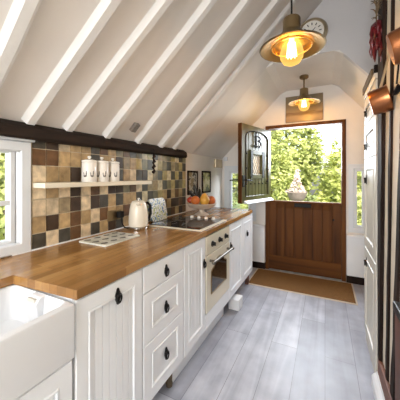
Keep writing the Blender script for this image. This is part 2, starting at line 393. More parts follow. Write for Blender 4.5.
# rafters
RY = [(-0.30, -.30), (0.00, 0), (0.28, .28), (0.56, .565), (0.775, .885), (1.0, 1.125), (1.30, 1.385), (1.635, 1.67), (1.955, 1.975), (2.21, 2.215)]
for k, (yf, yt) in enumerate(RY):
    bm = bmesh.new(); w, dp = 0.050, (0.036 if k < len(RY) - 1 else 0.022)
    n = 14; nr = Vector((1, 0, -1)).normalized()
    rings = []
    for i in range(n + 1):
        x = WX + 0.02 + (RX - WX - 0.03) * i / n; y = yf + (yt - yf) * min(1.6, (x - WX) / .8); b = Vector((x, y, ZW + (x - WX)))
        wob = Vector((0, 0.006 * noise.noise((x * 3, y * 9, 1)), 0)); ww = w * (1 + 0.12 * noise.noise((x * 4, y * 7, 5)))
        Q = ((-.5, -.03), (-.78, -.004), (-.56, .010), (-.46, dp * .85), (-.38, dp), (.38, dp), (.46, dp * .85), (.66, .010), (1.05, -.004), (.5, -.03))
        rings.append([bm.verts.new(b + wob + Vector((0, q * ww, 0)) + nr * e) for q, e in Q])
    for A, B in zip(rings, rings[1:]):
        for i in range(10): bm.faces.new((A[i], A[(i + 1) % 10], B[(i + 1) % 10], B[i]))
    bm.faces.new(rings[0]); bm.faces.new(rings[-1])
    o = struct('rafter', bm, M['rafter'], 'white painted rafter on the sloping ceiling', True); o['group'] = 'white painted rafters'
# wall plate beam
bm = bmesh.new()
n = 40; rings = []
for i in range(n + 1):
    y = -0.6 + (2.41 + 0.6) * i / n
    f = lambda k: 0.007 * noise.noise((y * 4, k * 3.1, 0.3))
    rings.append([bm.verts.new(Vector(p) - Vector((0, 0, .018 * (2.485 - y) / 1.9))) for p in ((WX - .0, y, 1.522 + f(1)), (WX + .055 + f(2), y, 1.524 + f(3)), (WX + .066 + f(2), y, 1.536 + f(4)), (WX + .064 + f(5), y, 1.576 + f(6)), (WX + .05, y, 1.592 + f(7)), (WX, y, 1.62))])
for A, B in zip(rings, rings[1:]):
    for i in range(6): bm.faces.new((A[i], A[(i + 1) % 6], B[(i + 1) % 6], B[i]))
bm.faces.new(rings[0]); bm.faces.new(rings[-1])
o = struct('wall_plate_beam', bm, M['beam'], 'dark old timber beam along the top of the tiled wall')

# window on the left wall
def window(name, label, y0, y1, z0, z1, fn, casing=0.0, mull=None, bar=None, sill=True, fw=0.035, hd=None):
    w = thing(name, label, 'window', fn((y0 + y1) / 2, z0, 0), kind='structure')
    def frame(nm, a0, a1, b0, b1, wd, d0, d1, mat, par):
        return obj(nm, relief_frame(a0, a1, b0, b1, wd, d0, d1, fn), mat, par)
    frame('window_frame', y0, y1, z0, z1, fw, -0.06, 0.0, M['upvc'], w)
    sp = [y0 + fw] + ([mull] if mull else []) + [y1 - fw]
    for a, b in zip(sp, sp[1:]):
        c = frame('casement', a + (0.003), b - 0.003, z0 + fw, z1 - fw, 0.03, -0.04, -0.003, M['upvc'], w)
        bm = bmesh.new(); prism(bm, [fn(a + .03, z0 + fw + .03, -.014), fn(b - .03, z0 + fw + .03, -.014), fn(b - .03, z1 - fw - .03, -.014), fn(a + .03, z1 - fw - .03, -.014)], fn(0, 0, .004) - fn(0, 0, 0))
        g = obj('pane', bm, M['glass'], c)
        if bar:
            zz = z0 + (z1 - z0) * bar; bm = bmesh.new()
            prism(bm, [fn(a + .028, zz - .012, -.02), fn(b - .028, zz - .012, -.02), fn(b - .028, zz + .012, -.02), fn(a + .028, zz + .012, -.02)], fn(0, 0, .014) - fn(0, 0, 0)); obj('glazing_bar', bm, M['upvc'], c)
    if casing:
        frame('casing', y0 - casing, y1 + casing * 1.0, z0 - 0.03, z1 + .02, casing + .005, 0.0, 0.018, M['upvc'], w)
    if hd:
        bm = bmesh.new(); hy, hz = hd; p = fn(hy, hz, 0.0)
        prism(bm, [fn(hy - .008, hz - .03, -.006), fn(hy + .008, hz - .03, -.006), fn(hy + .008, hz + .03, -.006), fn(hy - .008, hz + .03, -.006)], fn(0, 0, .014) - fn(0, 0, 0), .002)
        tube(bm, [fn(hy, hz, .006), fn(hy, hz, .03), fn(hy, hz - .075, .034)], .006)
        obj('handle', bm, M['upvc'], w)
    return w
def relief_frame(a0, a1, b0, b1, wd, d0, d1, fn):
    bm = bmesh.new()
    rect = lambda i, d: [bm.verts.new(fn(x, y, d)) for x, y in ((a0 + i, b0 + i), (a1 - i, b0 + i), (a1 - i, b1 - i), (a0 + i, b1 - i))]
    R = [rect(0, d0), rect(0, d1 - .004), rect(.004, d1), rect(wd - .008, d1), rect(wd, d1 - .008), rect(wd, d0)]
    for A, B in zip(R, R[1:] + R[:1]):
        for i in range(4): bm.faces.new((A[i], A[(i + 1) % 4], B[(i + 1) % 4], B[i]))
    return bm
LW = lambda u, v, w: Vector((WX + w, u, v))
EW = lambda u, v, w: Vector((u, EY - w, v))
w1 = window('window_1', 'white framed casement window above the sink', W1[0], W1[1], W1[2], W1[3], LW, 0.049, mull=None, bar=0.44, fw=0.014)
window('window_2', 'white framed window left of the stable door, behind the open leaf', WL[0], WL[1], WL[2], WL[3], EW, 0, None, None, fw=.085, hd=(-0.94, 1.05))
window('window_3', 'narrow white framed window right of the stable door', WR[0], WR[1], WR[2], WR[3], EW, 0.0, None, None, fw=0.06, hd=(0.33, 1.0))
boxo('ledge', (WX, W1[0] - .06, W1[3] + .021), (WX + .034, W1[1] + .060, W1[3] + .036), M['upvc'], w1, .003)
# white boxed dado under the end windows
bm = bmesh.new(); box(bm, (WX, EY - 0.05, 0.09), (DX0 - .003, EY, 0.605), .006); box(bm, (WX, EY - .075, .600), (DX0 - .003, EY, .625), .006); struct('trim_1', bm, M['white'], 'white boxed panel and ledge left of the stable door')
bm = bmesh.new(); box(bm, (DX1 + .003, EY - 0.05, 0.09), (.55, EY, 0.575), .006); box(bm, (DX1 + .003, EY - .075, .570), (.55, EY, .60), .006); struct('trim_1', bm, M['white'], 'white boxed panel and ledge right of the stable door')
bm = bmesh.new(); box(bm, (WX, EY - 0.045, 0.0), (DX0 - .003, EY, 0.09), .002); struct('baseboard_end_left', bm, M['post'])
bm = bmesh.new(); box(bm, (DX1 + .003, EY - 0.045, 0.0), (.55, EY, 0.09), .002); struct('baseboard_end_right', bm, M['post'])

# ------------------------------------------------------------------ stable door
FRW = 0.046
bm = bmesh.new()
prism(bm, [EW(DX0, 0, 0), EW(DX0 + FRW, 0, 0), EW(DX0 + FRW, DZ - .042, 0), EW(DX1 - FRW, DZ - .042, 0), EW(DX1 - FRW, 0, 0), EW(DX1, 0, 0), EW(DX1, DZ, 0), EW(DX0, DZ, 0)], (0, .14, 0))
for v in bm.verts:
    if v.co.y < EY + .01: v.co.y -= .015
struct('trim_1', bm, M['door'], 'brown stained timber door frame')
ox0, ox1 = DX0 + FRW, DX1 - FRW
LZ0, LZ1 = 0.012, 0.975
d1 = thing('door_1', 'closed lower leaf of the brown boarded stable door', 'door', ((ox0 + ox1) / 2, EY + .03, LZ0), kind='structure')
def lower(u, v):
    st, br, tr = 0.105, 0.20, 0.10
    if u < ox0 + st or u > ox1 - st or v < LZ0 + br or v > LZ1 - tr: return 0.022
    k = (u - ox0 - st) / ((ox1 - ox0 - 2 * st) / 6); f = abs(k - round(k))
    return 0.0 if f > 0.035 else -0.016
def lines(a0, a1, i0, i1, n, g=0.004, e=0.006):
    s = {a0, a1, i0 - .0001, i0 + e, i1 - e, i1 + .0001}
    w = (i1 - i0) / n
    for k in range(1, n):
        c = i0 + w * k
        s |= {c - g - .002, c - g, c, c + g, c + g + .002}
    return sorted(s)
us = lines(ox0 + .003, ox1 - .003, ox0 + .105, ox1 - .105, 6, .004)
vs = sorted({LZ0, LZ0 + .2, LZ0 + .206, LZ1 - .106, LZ1 - .1, LZ1, .5})
obj('door_panel', relief(us, vs, lower, .03, lambda u, v, w: EW(u, v, w - .02)), M['door'], d1)
boxo('bottom_rail', (ox0 + .003, EY - .006, LZ0), (ox1 - .003, EY + .01, LZ0 + .195), M['doorh'], d1, .003)
boxo('ledge', (ox0 + .003, EY - .012, LZ1 - .02), (ox1 - .003, EY + .05, LZ1 + .004), M['doorh'], d1, .004)
lb = boxo('letterbox', (-.375, EY - .012, .900), (-.165, EY + .002, .952), M['black'], d1, .003)
lb['label'] = 'black iron letterbox flap'
bm = bmesh.new(); lathe(bm, [(0, 0), (.014, 0), (.014, .012), (.01, .018), (0, .02)], 14, (.095, EY + .0, .76), Matrix.Rotation(PI / 2, 4, 'X')); obj('lock', bm, M['black'], d1, True)

# open upper leaf: hinged at the left of the frame
hx, hy = ox0 - .010, EY - .02
ang = math.atan2(-0.765, -0.215)
Lw = 0.745; UZ0, UZ1 = .992, 1.955
ud = Vector((math.cos(ang), math.sin(ang), 0)); nd = Vector((-ud.y, ud.x, 0))     # nd points to the visible, outer side
if nd.x < 0: nd = -nd
UL = lambda u, v, w: Vector((hx, hy, 0)) + ud * u + nd * w + Vector((0, 0, v))
d2 = thing('door_2', 'open upper leaf of the stable door, olive painted with leaded light', 'door', (hx, hy, UZ0), kind='structure')
wa, wb, wz0, wz1 = 0.275, 0.500, 1.300, 1.640       # leaded light opening
px0, px1, pz0, pzs, pzt = 0.085, 0.66, 1.07, 1.81, 1.895
def top_at(u): 
    x = (u - (px0 + px1) / 2) / ((px1 - px0) / 2); return pzs + (pzt - pzs) * math.sqrt(max(0, 1 - x * x))
us = lines(0, Lw, px0, px1, 7, .004); us = sorted(set(us) | {wa, wb} | {px0 + (px1 - px0) * i / 28 for i in range(29)})
def leaf_mesh():
    vsn = 18
    bm = bmesh.new()
    V = [UZ0, pz0 - .0001, pz0 + .006, wz0, wz1, 1.71, 1.77]
    def col(u):
        if u <= px0 or u >= px1: return V + [pzs, pzs + .001, UZ1]
        z = top_at(u); return V + [z - .006, z + .0001, UZ1]
    def dep(u, j):
        if u <= px0 or u >= px1 or j <= 1 or j >= 8: return 0.045
        k = (u - px0) / ((px1 - px0) / 7); f = abs(k - round(k))
        return 0.036 if f > .05 else 0.028
    G = [[bm.verts.new(UL(u, v, dep(u, j))) for j, v in enumerate(col(u))] for u in us]
    H = [[bm.verts.new(UL(u, v, 0)) for j, v in enumerate(col(u))] for u in us]
    nu, nv = len(us), 10
    hole = lambda i, j: wa - 1e-6 < (us[i] + us[i + 1]) / 2 < wb and j == 3
    for i in range(nu - 1):
        for j in range(nv - 1):
            if hole(i, j): continue
            bm.faces.new((G[i][j], G[i + 1][j], G[i + 1][j + 1], G[i][j + 1])); bm.faces.new((H[i][j], H[i][j + 1], H[i + 1][j + 1], H[i + 1][j]))
    for i in range(nu - 1):
        for j in (0, nv - 1): bm.faces.new((G[i][j], G[i + 1][j], H[i + 1][j], H[i][j]))
        if wa - 1e-6 < (us[i] + us[i + 1]) / 2 < wb:
            for j in (3, 4): bm.faces.new((G[i][j], G[i + 1][j], H[i + 1][j], H[i][j]))
    for j in range(nv - 1):
        for i in (0, nu - 1): bm.faces.new((G[i][j], G[i][j + 1], H[i][j + 1], H[i][j]))
    for i, u in enumerate(us):
        if abs(u - wa) < 1e-7 or abs(u - wb) < 1e-7: bm.faces.new((G[i][3], G[i][4], H[i][4], H[i][3]))
    return bm
obj('door_panel', leaf_mesh(), M['olive'], d2)
bm = bmesh.new(); prism(bm, [UL(Lw, UZ0, -.003), UL(Lw, UZ0, .048), UL(Lw, UZ1, .048), UL(Lw, UZ1, -.003)], ud * .012, .002); obj('edge_strip', bm, M['door'], d2)
# arched moulding line
bm = bmesh.new(); pp = [UL(px0, pz0, .046)] + [UL(px0, pzs - .02, .046)] + [UL(px0 + (px1 - px0) * i / 20, top_at(px0 + (px1 - px0) * i / 20), .046) for i in range(21)] + [UL(px1, pz0, .046)]
tube(bm, pp, .007, 6); obj('arch_moulding', bm, M['black'], d2)
# leaded light
fr = obj('window_frame', relief_frame(wa - .055, wb + .055, wz0 - .012, wz1 + .012, .06, .0, .055, UL), M['olive'], d2)
for a in (wa - .055, wb + .01):
    bm = bmesh.new(); prism(bm, [UL(a, wz0 + .0, .054), UL(a + .048, wz0, .054), UL(a + .048, wz1, .054), UL(a, wz1, .054)], nd * .006); obj('side_plate', bm, M['black'], fr)
bm = bmesh.new(); prism(bm, [UL(wa, wz0, .018), UL(wb, wz0, .018), UL(wb, wz1, .018), UL(wa, wz1, .018)], nd * .004); pn = obj('pane', bm, M['leaded'], fr)
bm = bmesh.new()
def clipdiag(c, sgn):
    pts = []
    for i in range(201):
        u = wa + (wb - wa) * i / 200; v = c + sgn * (u - wa) * 1.6
        if wz0 <= v <= wz1: pts.append((u, v))
    return (pts[0], pts[-1]) if len(pts) > 4 else None
for sgn in (1, -1):
    for k in range(-8, 14):
        q = clipdiag(wz0 + k * .085 - (.0 if sgn > 0 else 0), sgn)
        if q: tube(bm, [UL(q[0][0], q[0][1], .022), UL(q[1][0], q[1][1], 0.022)], .0022, 4)
obj('lead_lattice', bm, M['greyprint'], pn)
# studs, knocker, lever, drip board
for u, v in [(px0 + .03, 1.25), (px0 + .03, 1.42), (px0 + .03, 1.60), (px1 - .03, 1.25), (px1 - .03, 1.42), (px1 - .03, 1.60)] + [(px0 + .05 + i * .10, 1.225) for i in range(6)]:
    bm = bmesh.new(); ball(bm, UL(u, v, .042), .011, sub=1); obj('stud', bm, M['black'], d2, True)
kc = .38
UK = lambda u, v, w: UL(u, 1.685 + (v - 1.62) * .80, w)
bm = bmesh.new()
tube(bm, [UK(kc + .045, 1.845, .055), UK(kc + .045, 1.62, .055)], .009, 6)
tube(bm, [UK(kc + .085, 1.82, .055), UK(kc - .03, 1.80, .055)], .007, 6)
for zc, r in ((1.765, .034), (1.685, .046)):
    tube(bm, [UK(kc + .005 - r * 1.25 * math.cos(a), zc + r * math.sin(a), .055 + .012 * max(0, math.cos(a))) for a in [(-PI / 2 + PI * i / 12) for i in range(13)]], .010, 6)
tube(bm, [UK(kc + .09, 1.65, .055), UK(kc - .045, 1.632, .055)], .010, 6)
ball(bm, UK(kc + .045, 1.86, .055), .016, sub=1); ball(bm, UK(kc - .02, 1.73, .06), .013, sub=1)
obj('door_knocker', bm, M['black'], d2)
bm = bmesh.new(); prism(bm, [UL(.69, 1.19, .046), UL(.735, 1.19, .046), UL(.735, 1.33, .046), UL(.69, 1.33, .046)], nd * .008, .002)
tube(bm, [UL(.712, 1.275, .05), UL(.712, 1.275, .095), UL(.60, 1.268, .10)], .009, 6); tube(bm, [UL(.712, 1.275, .0), UL(.712, 1.275, -.05), UL(.84, 1.27, -.055)], .009, 6)
obj('lever_handle', bm, M['black'], d2)
bm = bmesh.new(); prism(bm, [UL(.01, UZ0 - .006, .047), UL(.01, UZ0 - .006, .095), UL(.01, UZ0 + .003, .095), UL(.01, UZ0 + .03, .055), UL(.01, UZ0 + .03, .047)], ud * (Lw - .05), .003)
o = obj('drip_board', bm, M['upvc'], d2); o['label'] = 'white weather board at the foot of the leaf'
bm = bmesh.new()
for z in (1.15, 1.80): box(bm, (hx - .004, hy - .01, z - .04), (hx + .02, hy + .016, z + .04), .003)
obj('hinge', bm, M['black'], d2)

# ------------------------------------------------------------------ fitted units
FX = -0.795
CF = lambda u, v, w: Vector((FX + w, u, v))
def unit_front(y0, y1, z0, z1, nb, fr=0.05, rail=0.06):
    """painted front: flat frame, raised bead, sunk centre with nb boards (0 boards: flat centre)"""
    g = .0028; pan = .30 if nb else 0
    i0, i1, j0, j1 = y0 + fr, y1 - fr, z0 + rail, z1 - rail
    def dep(u, v):
        e = min(u - i0, i1 - u, v - j0, j1 - v)
        eo = min(u - y0, y1 - u, v - z0, z1 - v)
        if eo < .001: return -.004
        if e < 0: return 0
        if e < .004: return -.004
        if e < .0095: return .003
        if e < .0145: return -.009
        if nb:
            k = (u - i0) / ((i1 - i0) / nb); f = abs(k - round(k)) * (i1 - i0) / nb
            if f < .001: return -.012
        return -.0055
    us = {y0, y0 + .003, y1 - .003, y1}; vs = {z0, z0 + .003, z1 - .003, z1}
    for d in (-.0002, .002, .006, .009, .012, .017):
        us |= {i0 + d, i1 - d}; vs |= {j0 + d, j1 - d}
    for k in range(1, nb):
        c = i0 + (i1 - i0) * k / nb; us |= {c - g, c, c + g}
    return relief(sorted(us), sorted(vs), dep, .02, CF)
def drop_handle():
    """black iron plate with a hanging ring, built at the origin facing +X"""
    bm = bmesh.new()
    pts = []
    for i in range(28):
        a = 2 * PI * i / 28; r = .016 + .007 * abs(math.cos(2 * a)) ** .5
        pts.append((0, r * math.cos(a) * .85, r * math.sin(a) * 2.0))
    prism(bm, pts, (.005, 0, 0))
    ball(bm, (.012, 0, .010), .010, sub=2)
    tube(bm, [(.012, .017 * math.cos(a), -.008 + .026 * math.sin(a)) for a in [PI / 2 + 2 * PI * i / 16 for i in range(16)]], .0045, 6, True)
    return bm
HANDLE = None
def handle(parent, y, z, rot=0):
    global HANDLE
    if HANDLE is None:
        bm = drop_handle(); bmesh.ops.recalc_face_normals(bm, faces=bm.faces)
        HANDLE = bpy.data.meshes.new('drop_handle'); bm.to_mesh(HANDLE); bm.free(); HANDLE.materials.append(M['black'])
        for p in HANDLE.polygons: p.use_smooth = True
        HANDLE.set_sharp_from_angle(angle=math.radians(40))
    o = bpy.data.objects.new('handle', HANDLE); C.objects.link(o); o.parent = parent; o.matrix_parent_inverse = world(parent).inverted()
    o.scale = (.9, .78, .78); o.location = (FX + .0, y, z); o.rotation_euler = (0, 0, rot); o['label'] = 'black iron drop handle'
    return o
BZ, TZ = .165, .866
def carcass(par, y0, y1, z0=BZ, z1=.873):
    boxo('carcass', (WX + .02, y0, z0), (FX - .021, y1, z1), M['unit'], par)
# sink cabinet
sc = thing('sink_cabinet', 'white base cabinet under the butler sink', 'cabinet', (-1.1, .28, 0))
carcass(sc, -.03, .589, BZ, .680)
for a, b in ((-.028, .28), (.284, .588)):
    obj('door', unit_front(a, b, BZ, .668, 5, .05, .06), M['unit'], sc)
# door cabinet
c1 = thing('base_cabinet', 'white base cabinet with one beadboard door, between the sink and the drawers', 'cabinet', (-1.1, .79, 0), 'white fitted base units')
carcass(c1, .601, .966); dr = obj('door', unit_front(.600, .962, BZ, TZ, 7), M['unit'], c1); handle(dr, .800, .80)
# drawers
c2 = thing('drawer_unit', 'white base unit with a stack of three drawers', 'drawer unit', (-1.1, 1.17, 0), 'white fitted base units')
carcass(c2, .968, 1.364)
for (a, b, hz, fl) in ((.732, TZ, .787, True), (.472, .728, .585, False), (BZ, .468, .325, False)):
    if fl:
        us = [.972, .975, 1.357, 1.36]; vs = [a, a + .003, b - .003, b]
        bm = relief(us, vs, lambda u, v: -.004 if (u < .973 or u > 1.359 or v < a + .001 or v > b - .001) else 0, .02, CF)
    else: bm = unit_front(.972, 1.36, a, b, 0, .065, .058)
    d = obj('drawer', bm, M['unit'], c2); handle(d, 1.165, hz)
# narrow door
c3 = thing('base_cabinet', 'narrow white base cabinet left of the oven', 'cabinet', (-1.1, 1.51, 0), 'white fitted base units')
carcass(c3, 1.366, 1.682); d = obj('door', unit_front(1.37, 1.680, BZ, TZ, 4, .05), M['unit'], c3); handle(d, 1.655, .674)
# oven housing
c4 = thing('oven_housing', 'white housing panels around the built-in oven', 'cabinet', (-1.1, 1.94, 0))
boxo('carcass', (WX + .02, 1.685, BZ), (WX + .12, 2.195, .873), M['unit'], c4)
boxo('panel', (FX - .02, 1.685, BZ), (FX, 2.195, .278), M['unit'], c4, .003)
# oven
ov = thing('oven', 'cream traditional built-in oven with arched window', 'oven', (-1.1, 1.94, .283))
boxo('body', (WX + .13, 1.69, .283), (FX - .022, 2.19, .868), M['dark'], ov)
fa = boxo('control_panel', (FX - .02, 1.690, .722), (FX + .004, 2.190, .860), M['oven'], ov, .003)
for y in (1.80, 1.945, 2.085):
    bm = bmesh.new(); lathe(bm, [(0, 0), (.023, 0), (.023, .005), (.016, .008), (.014, .024), (0, .026)], 18, (FX + .004, y, .787), Matrix.Rotation(PI / 2, 4, 'Y'))
    box(bm, (FX + .028, y - .003, .773), (FX + .034, y + .003, .801), .002); obj('knob', bm, M['black'], fa, True)
od = boxo('oven_door', (FX - .02, 1.690, .285), (FX + .006, 2.190, .714), M['oven'], ov, .004)
y0, y1, zb, zs = 1.77, 2.10, .405, .575
pts = [(y0, zb), (y1, zb), (y1, zs)]
n = 24
for i in range(n + 1):
    s = i / n; y = y1 + (y0 - y1) * s
    if s < .18 or s > .82:
        q = min(s, 1 - s) / .18; z = zs + .025 * math.sin(q * PI / 2)
    else:
        q = (s - .18) / .64; z = zs + .025 + .055 * math.sin(q * PI) ** .6
    pts.append((y, z))
pts.append((y0, zs))
bm = bmesh.new(); prism(bm, [(FX + .0065, a, b) for a, b in pts], (.002, 0, 0)); og = obj('oven_window', bm, M['ovenglass'], od)
bm = bmesh.new(); tube(bm, [(FX + .008, a, b) for a, b in pts], .005, 6, True); obj('window_trim', bm, M['brass'], og)
bm = bmesh.new(); tube(bm, [(FX + .05, 1.72, .668), (FX + .05, 2.15, .668)], .010, 10)
for y in (1.75, 2.12): tube(bm, [(FX + .004, y, .668), (FX + .05, y, .668)], .010, 8)
for y in (1.72, 2.15): ball(bm, (FX + .05, y, .668), .016)
obj('handle_bar', bm, M['pewter'], od, True)
# right hand pair
c5 = thing('base_cabinet', 'white double door base cabinet at the far end beyond the oven', 'cabinet', (-1.1, 2.6, 0), 'white fitted base units')
carcass(c5, 2.197, 3.03)
d = obj('door', unit_front(2.20, 2.612, BZ, TZ, 6), M['unit'], c5); handle(d, 2.232, .662)
d = obj('door', unit_front(2.616, 3.028, BZ, TZ, 6), M['unit'], c5); handle(d, 2.787, .668)
for y in (2.98,):
    boxo('leg', (-.88, y, 0), (-.835, y + .045, BZ), M['sill'], c5, .004)
# plinths
o = boxo('plinth', (-.895, 1.345, 0), (-.865, 2.235, BZ - .004), M['unit'], None, .003); tag(o, 'long white plinth board under the narrow cabinet and oven', 'plinth')
o = boxo('plinth', (-.955, -.03, 0), (-.925, 1.340, BZ - .004), M['unit'], None, .003); tag(o, 'set-back white plinth board under the drawers', 'plinth')
bm = bmesh.new(); lathe(bm, [(.02, 0), (.022, .02), (.018, .03), (.018, .155)], 12, (-.875, 1.318, 0)); o = obj('cabinet_foot', bm, M['bark'], None, True); tag(o, 'brown foot in the gap of the plinth below the drawers', 'cabinet foot')
o = boxo('wooden_block', (-.86, 2.345, 0), (-.75, 2.475, .105), M['white'], None, .006); tag(o, 'small white block standing on the floor below the far base cabinet', 'block')

# worktop
bm = bmesh.new()
FE = -0.784
P = [(WX + .002, -.55), (-1.140, -.55), (-1.140, .573), (FE, .594), (FE, 2.99), (FE - .03, 3.055), (WX + .002, 3.055)]
prism(bm, [(x, y, .874) for x, y in P], (0, 0, .036), .003)
wt = obj('worktop', bm, M['worktop']); tag(wt, 'long oak block worktop cut out around the white sink', 'worktop')
# sink
sk = thing('butler_sink', 'white ceramic butler sink set below the oak worktop edge', 'sink', (-.97, .28, .658))
bm = bmesh.new()
X0, X1, Y0, Y1, Z0, Z1 = -1.175, -.783, -.02, .592, .681, .868
def rr(x0, x1, y0, y1, r, z, n=5):
    out = []
    for cx, cy, a in ((x1 - r, y1 - r, 0), (x0 + r, y1 - r, PI / 2), (x0 + r, y0 + r, PI), (x1 - r, y0 + r, 3 * PI / 2)):
        for i in range(n): out.append((cx + r * math.cos(a + PI / 2 * i / (n - 1)), cy + r * math.sin(a + PI / 2 * i / (n - 1)), z))
    return out
loops = [rr(X0, X1, Y0, Y1, .012, Z0), rr(X0, X1, Y0, Y1, .012, Z1 - .010), rr(X0 + .003, X1 - .003, Y0 + .003, Y1 - .003, .012, Z1 - .003), rr(X0 + .010, X1 - .010, Y0 + .010, Y1 - .010, .012, Z1),
         rr(X0 + .028, X1 - .026, Y0 + .03, Y1 - .012, .03, Z1), rr(X0 + .034, X1 - .033, Y0 + .037, Y1 - .017, .03, Z1 - .007), rr(X0 + .045, X1 - .045, Y0 + .048, Y1 - .028, .035, Z0 + .06), rr(X0 + .065, X1 - .065, Y0 + .07, Y1 - .07, .03, Z0 + .035)]
Ls = [[bm.verts.new(p) for p in l] for l in loops]
for A, B in zip(Ls, Ls[1:]):
    for i in range(len(A)): bm.faces.new((A[i], A[(i + 1) % len(A)], B[(i + 1) % len(A)], B[i]))
bm.faces.new(Ls[0]); bm.faces.new(Ls[-1]); obj('basin', bm, M['ceramic'], sk, True)
bm = bmesh.new(); prism(bm, [(-1.0, .580, .8685), (-1.0, .557, .866), (-1.0, .542, .846), (-1.0, .557, .74), (-1.0, .578, .70)], (.065, 0, 0), .004); ov_ = obj('overflow', bm, M['ceramic'], sk)
bm = bmesh.new(); box(bm, (-.990, .544, .848), (-.945, .555, .862)); obj('slot', bm, M['tallunit'], ov_)

# ------------------------------------------------------------------ tiled splashback
TY0, TY1 = .806, 2.478
cw = .0765; zr = [.913, .998, 1.091, 1.185, 1.279, 1.373, 1.467, 1.524]
pal = {'D': (0.050, 0.028, 0.016), 'B': (0.15, 0.075, 0.032), 'T': (0.44, 0.31, 0.165), 'C': (0.70, 0.575, 0.41), 'G': (0.075, 0.068, 0.056), 'O': (0.20, 0.175, 0.11), 'Y': (0.47, 0.37, 0.17), 'K': (0.34, 0.27, 0.17)}
# columns from the left, rows from the bottom
known = ['GTCCCBG', 'CDCTTBD', 'GTKCTTC', 'BBDDDTT', 'CTCCCTT', 'GCDBBGG', 'TBGCTTB', 'DTTDCTT', 'GTGDGDO', 'TBTOTKB', 'GOTBCTG', 'KTGCGYO', 'DTCGDOC', 'TOGKCGY', 'BGOTKCG', 'TKYCGYT', 'DBTGYOK', 'GTDOCGO', 'BDTYGKY', 'TDBGYOC', 'DBTOGYG', 'BDGYTGO']
bm = bmesh.new(); cl = bm.loops.layers.float_color.new('Col')
ncol = int(round((TY1 - TY0) / cw)); cw = (TY1 - TY0) / ncol
def paintf(fs, c):
    for f in fs:
        for l in f.loops: l[cl] = (*c, 1)
nb = len(bm.faces)
box(bm, (WX + .0005, TY0, .911), (WX + .006, TY1, 1.526)); bm.faces.ensure_lookup_table(); paintf(bm.faces, (.60, .52, .40))
for i in range(ncol):
    for j in range(7):
        k = known[i % len(known)][j]; c = pal[k]; q = random.uniform(.82, 1.2); c = (c[0] * q * (1.0 if i > 11 else 1), c[1] * q * (1.1 if i > 11 else 1), c[2] * q * (1.1 if i > 11 else 1))
        y0, y1, z0, z1 = TY0 + i * cw + .0015, TY0 + (i + 1) * cw - .0015, zr[j] + .0015, zr[j + 1] - .0015
        old = set(bm.faces)
        jt = lambda: random.uniform(-.001, .001)
        A = [bm.verts.new(p) for p in ((WX + .005, y0 + jt(), z0 + jt()), (WX + .005, y1 + jt(), z0 + jt()), (WX + .005, y1 + jt(), z1 + jt()), (WX + .005, y0 + jt(), z1 + jt()))]
        B = [bm.verts.new(p) for p in ((WX + .0105, y0 + .002, z0 + .002), (WX + .0105, y1 - .002, z0 + .002), (WX + .0105, y1 - .002, z1 - .002), (WX + .0105, y0 + .002, z1 - .002))]
        fs = [bm.faces.new(B)] + [bm.faces.new((A[m], A[(m + 1) % 4], B[(m + 1) % 4], B[m])) for m in range(4)]
        paintf(fs, c)
o = obj('tiled_splashback', bm, M['tiles']); o['kind'] = 'structure'; o['label'] = 'splashback of square brown, cream and olive stone tiles'
# caulk
bm = bmesh.new(); box(bm, (WX + .001, TY0 - .1, .910), (WX + .016, TY1, .917)); struct('trim_1', bm, M['white'], 'white sealant line between tiles and worktop')

# shelf and canisters
o = boxo('floating_shelf', (WX + .0115, .808, 1.250), (-1.312, 1.712, 1.278), M['cream'], None, .003); tag(o, 'long cream floating shelf on the tiled wall', 'shelf')
def canister(y, label):
    t_ = thing('canister', label, 'canister', (-1.368, y, 1.278), 'white hen canisters on the shelf')
    c = Vector((-1.368, y, 1.278)); bm = bmesh.new()
    lathe(bm, [(0, 0), (.044, 0), (.046, .004), (.046, .122), (.043, .127), (0, .127)], 26, c); obj('jar', bm, M['china'], t_, True)
    bm = bmesh.new(); lathe(bm, [(.0455, .1275), (.0475, .132), (.0455, .139), (.020, .147), (0, .148)], 26, c); ld = obj('lid', bm, M['china'], t_, True)
    bm = bmesh.new(); lathe(bm, [(.007, .146), (.006, .152), (.012, .159), (.011, .166), (0, .170)], 14, c); obj('knob', bm, M['china'], ld, True)
    bm = bmesh.new()
    for a0 in (-1.25, -.35):        # small hens printed around the jar
        P = lambda a, z, r=.0468: c + Vector((r * math.cos(a), r * math.sin(a), z))
        tube(bm, [P(a0 + .17 * math.cos(q), .050 + .014 * math.sin(q)) for q in [PI * 1.02 + PI * .98 * i / 10 for i in range(11)]], [.0015 + .0045 * math.sin(PI * i / 10) for i in range(11)], 6)
        tube(bm, [P(a0 + .175, .050), P(a0 + .19, .070)], [.004, .0025], 6); tube(bm, [P(a0 - .175, .050), P(a0 - .21, .062)], [.003, .0015], 6)
    obj('hen_motif', bm, M['greyprint'], t_)
canister(1.130, 'white lidded canister with hen print, nearest the sink window on the shelf')
canister(1.2305, 'white lidded canister with hen print, middle one on the shelf')
canister(1.331, 'white lidded canister with hen print, nearest the kettle on the shelf')

# glass board with hens
gb = thing('chopping_board', 'pale glass chopping board printed with hens, flat on the worktop', 'chopping board', (-1.24, 1.19, .910))
bm = bmesh.new(); prism(bm, rr(-1.352, -1.120, 1.035, 1.335, .012, .9105), (0, 0, .008)); obj('board', bm, M['board'], gb)
for i in range(3):
    for j in range(4):
        bm = bmesh.new()
        cx, cy = -1.31 + i * .072, 1.072 + j * .075
        pts = [(cx + .015 * math.cos(a) * (1 + .25 * math.sin(2 * a)), cy + .021 * math.sin(a) * (1 + .3 * math.cos(3 * a)), .9188) for a in [2 * PI * k / 16 for k in range(16)]]
        prism(bm, pts, (0, 0, .0006)); obj('hen_print', bm, M['dark'], gb)

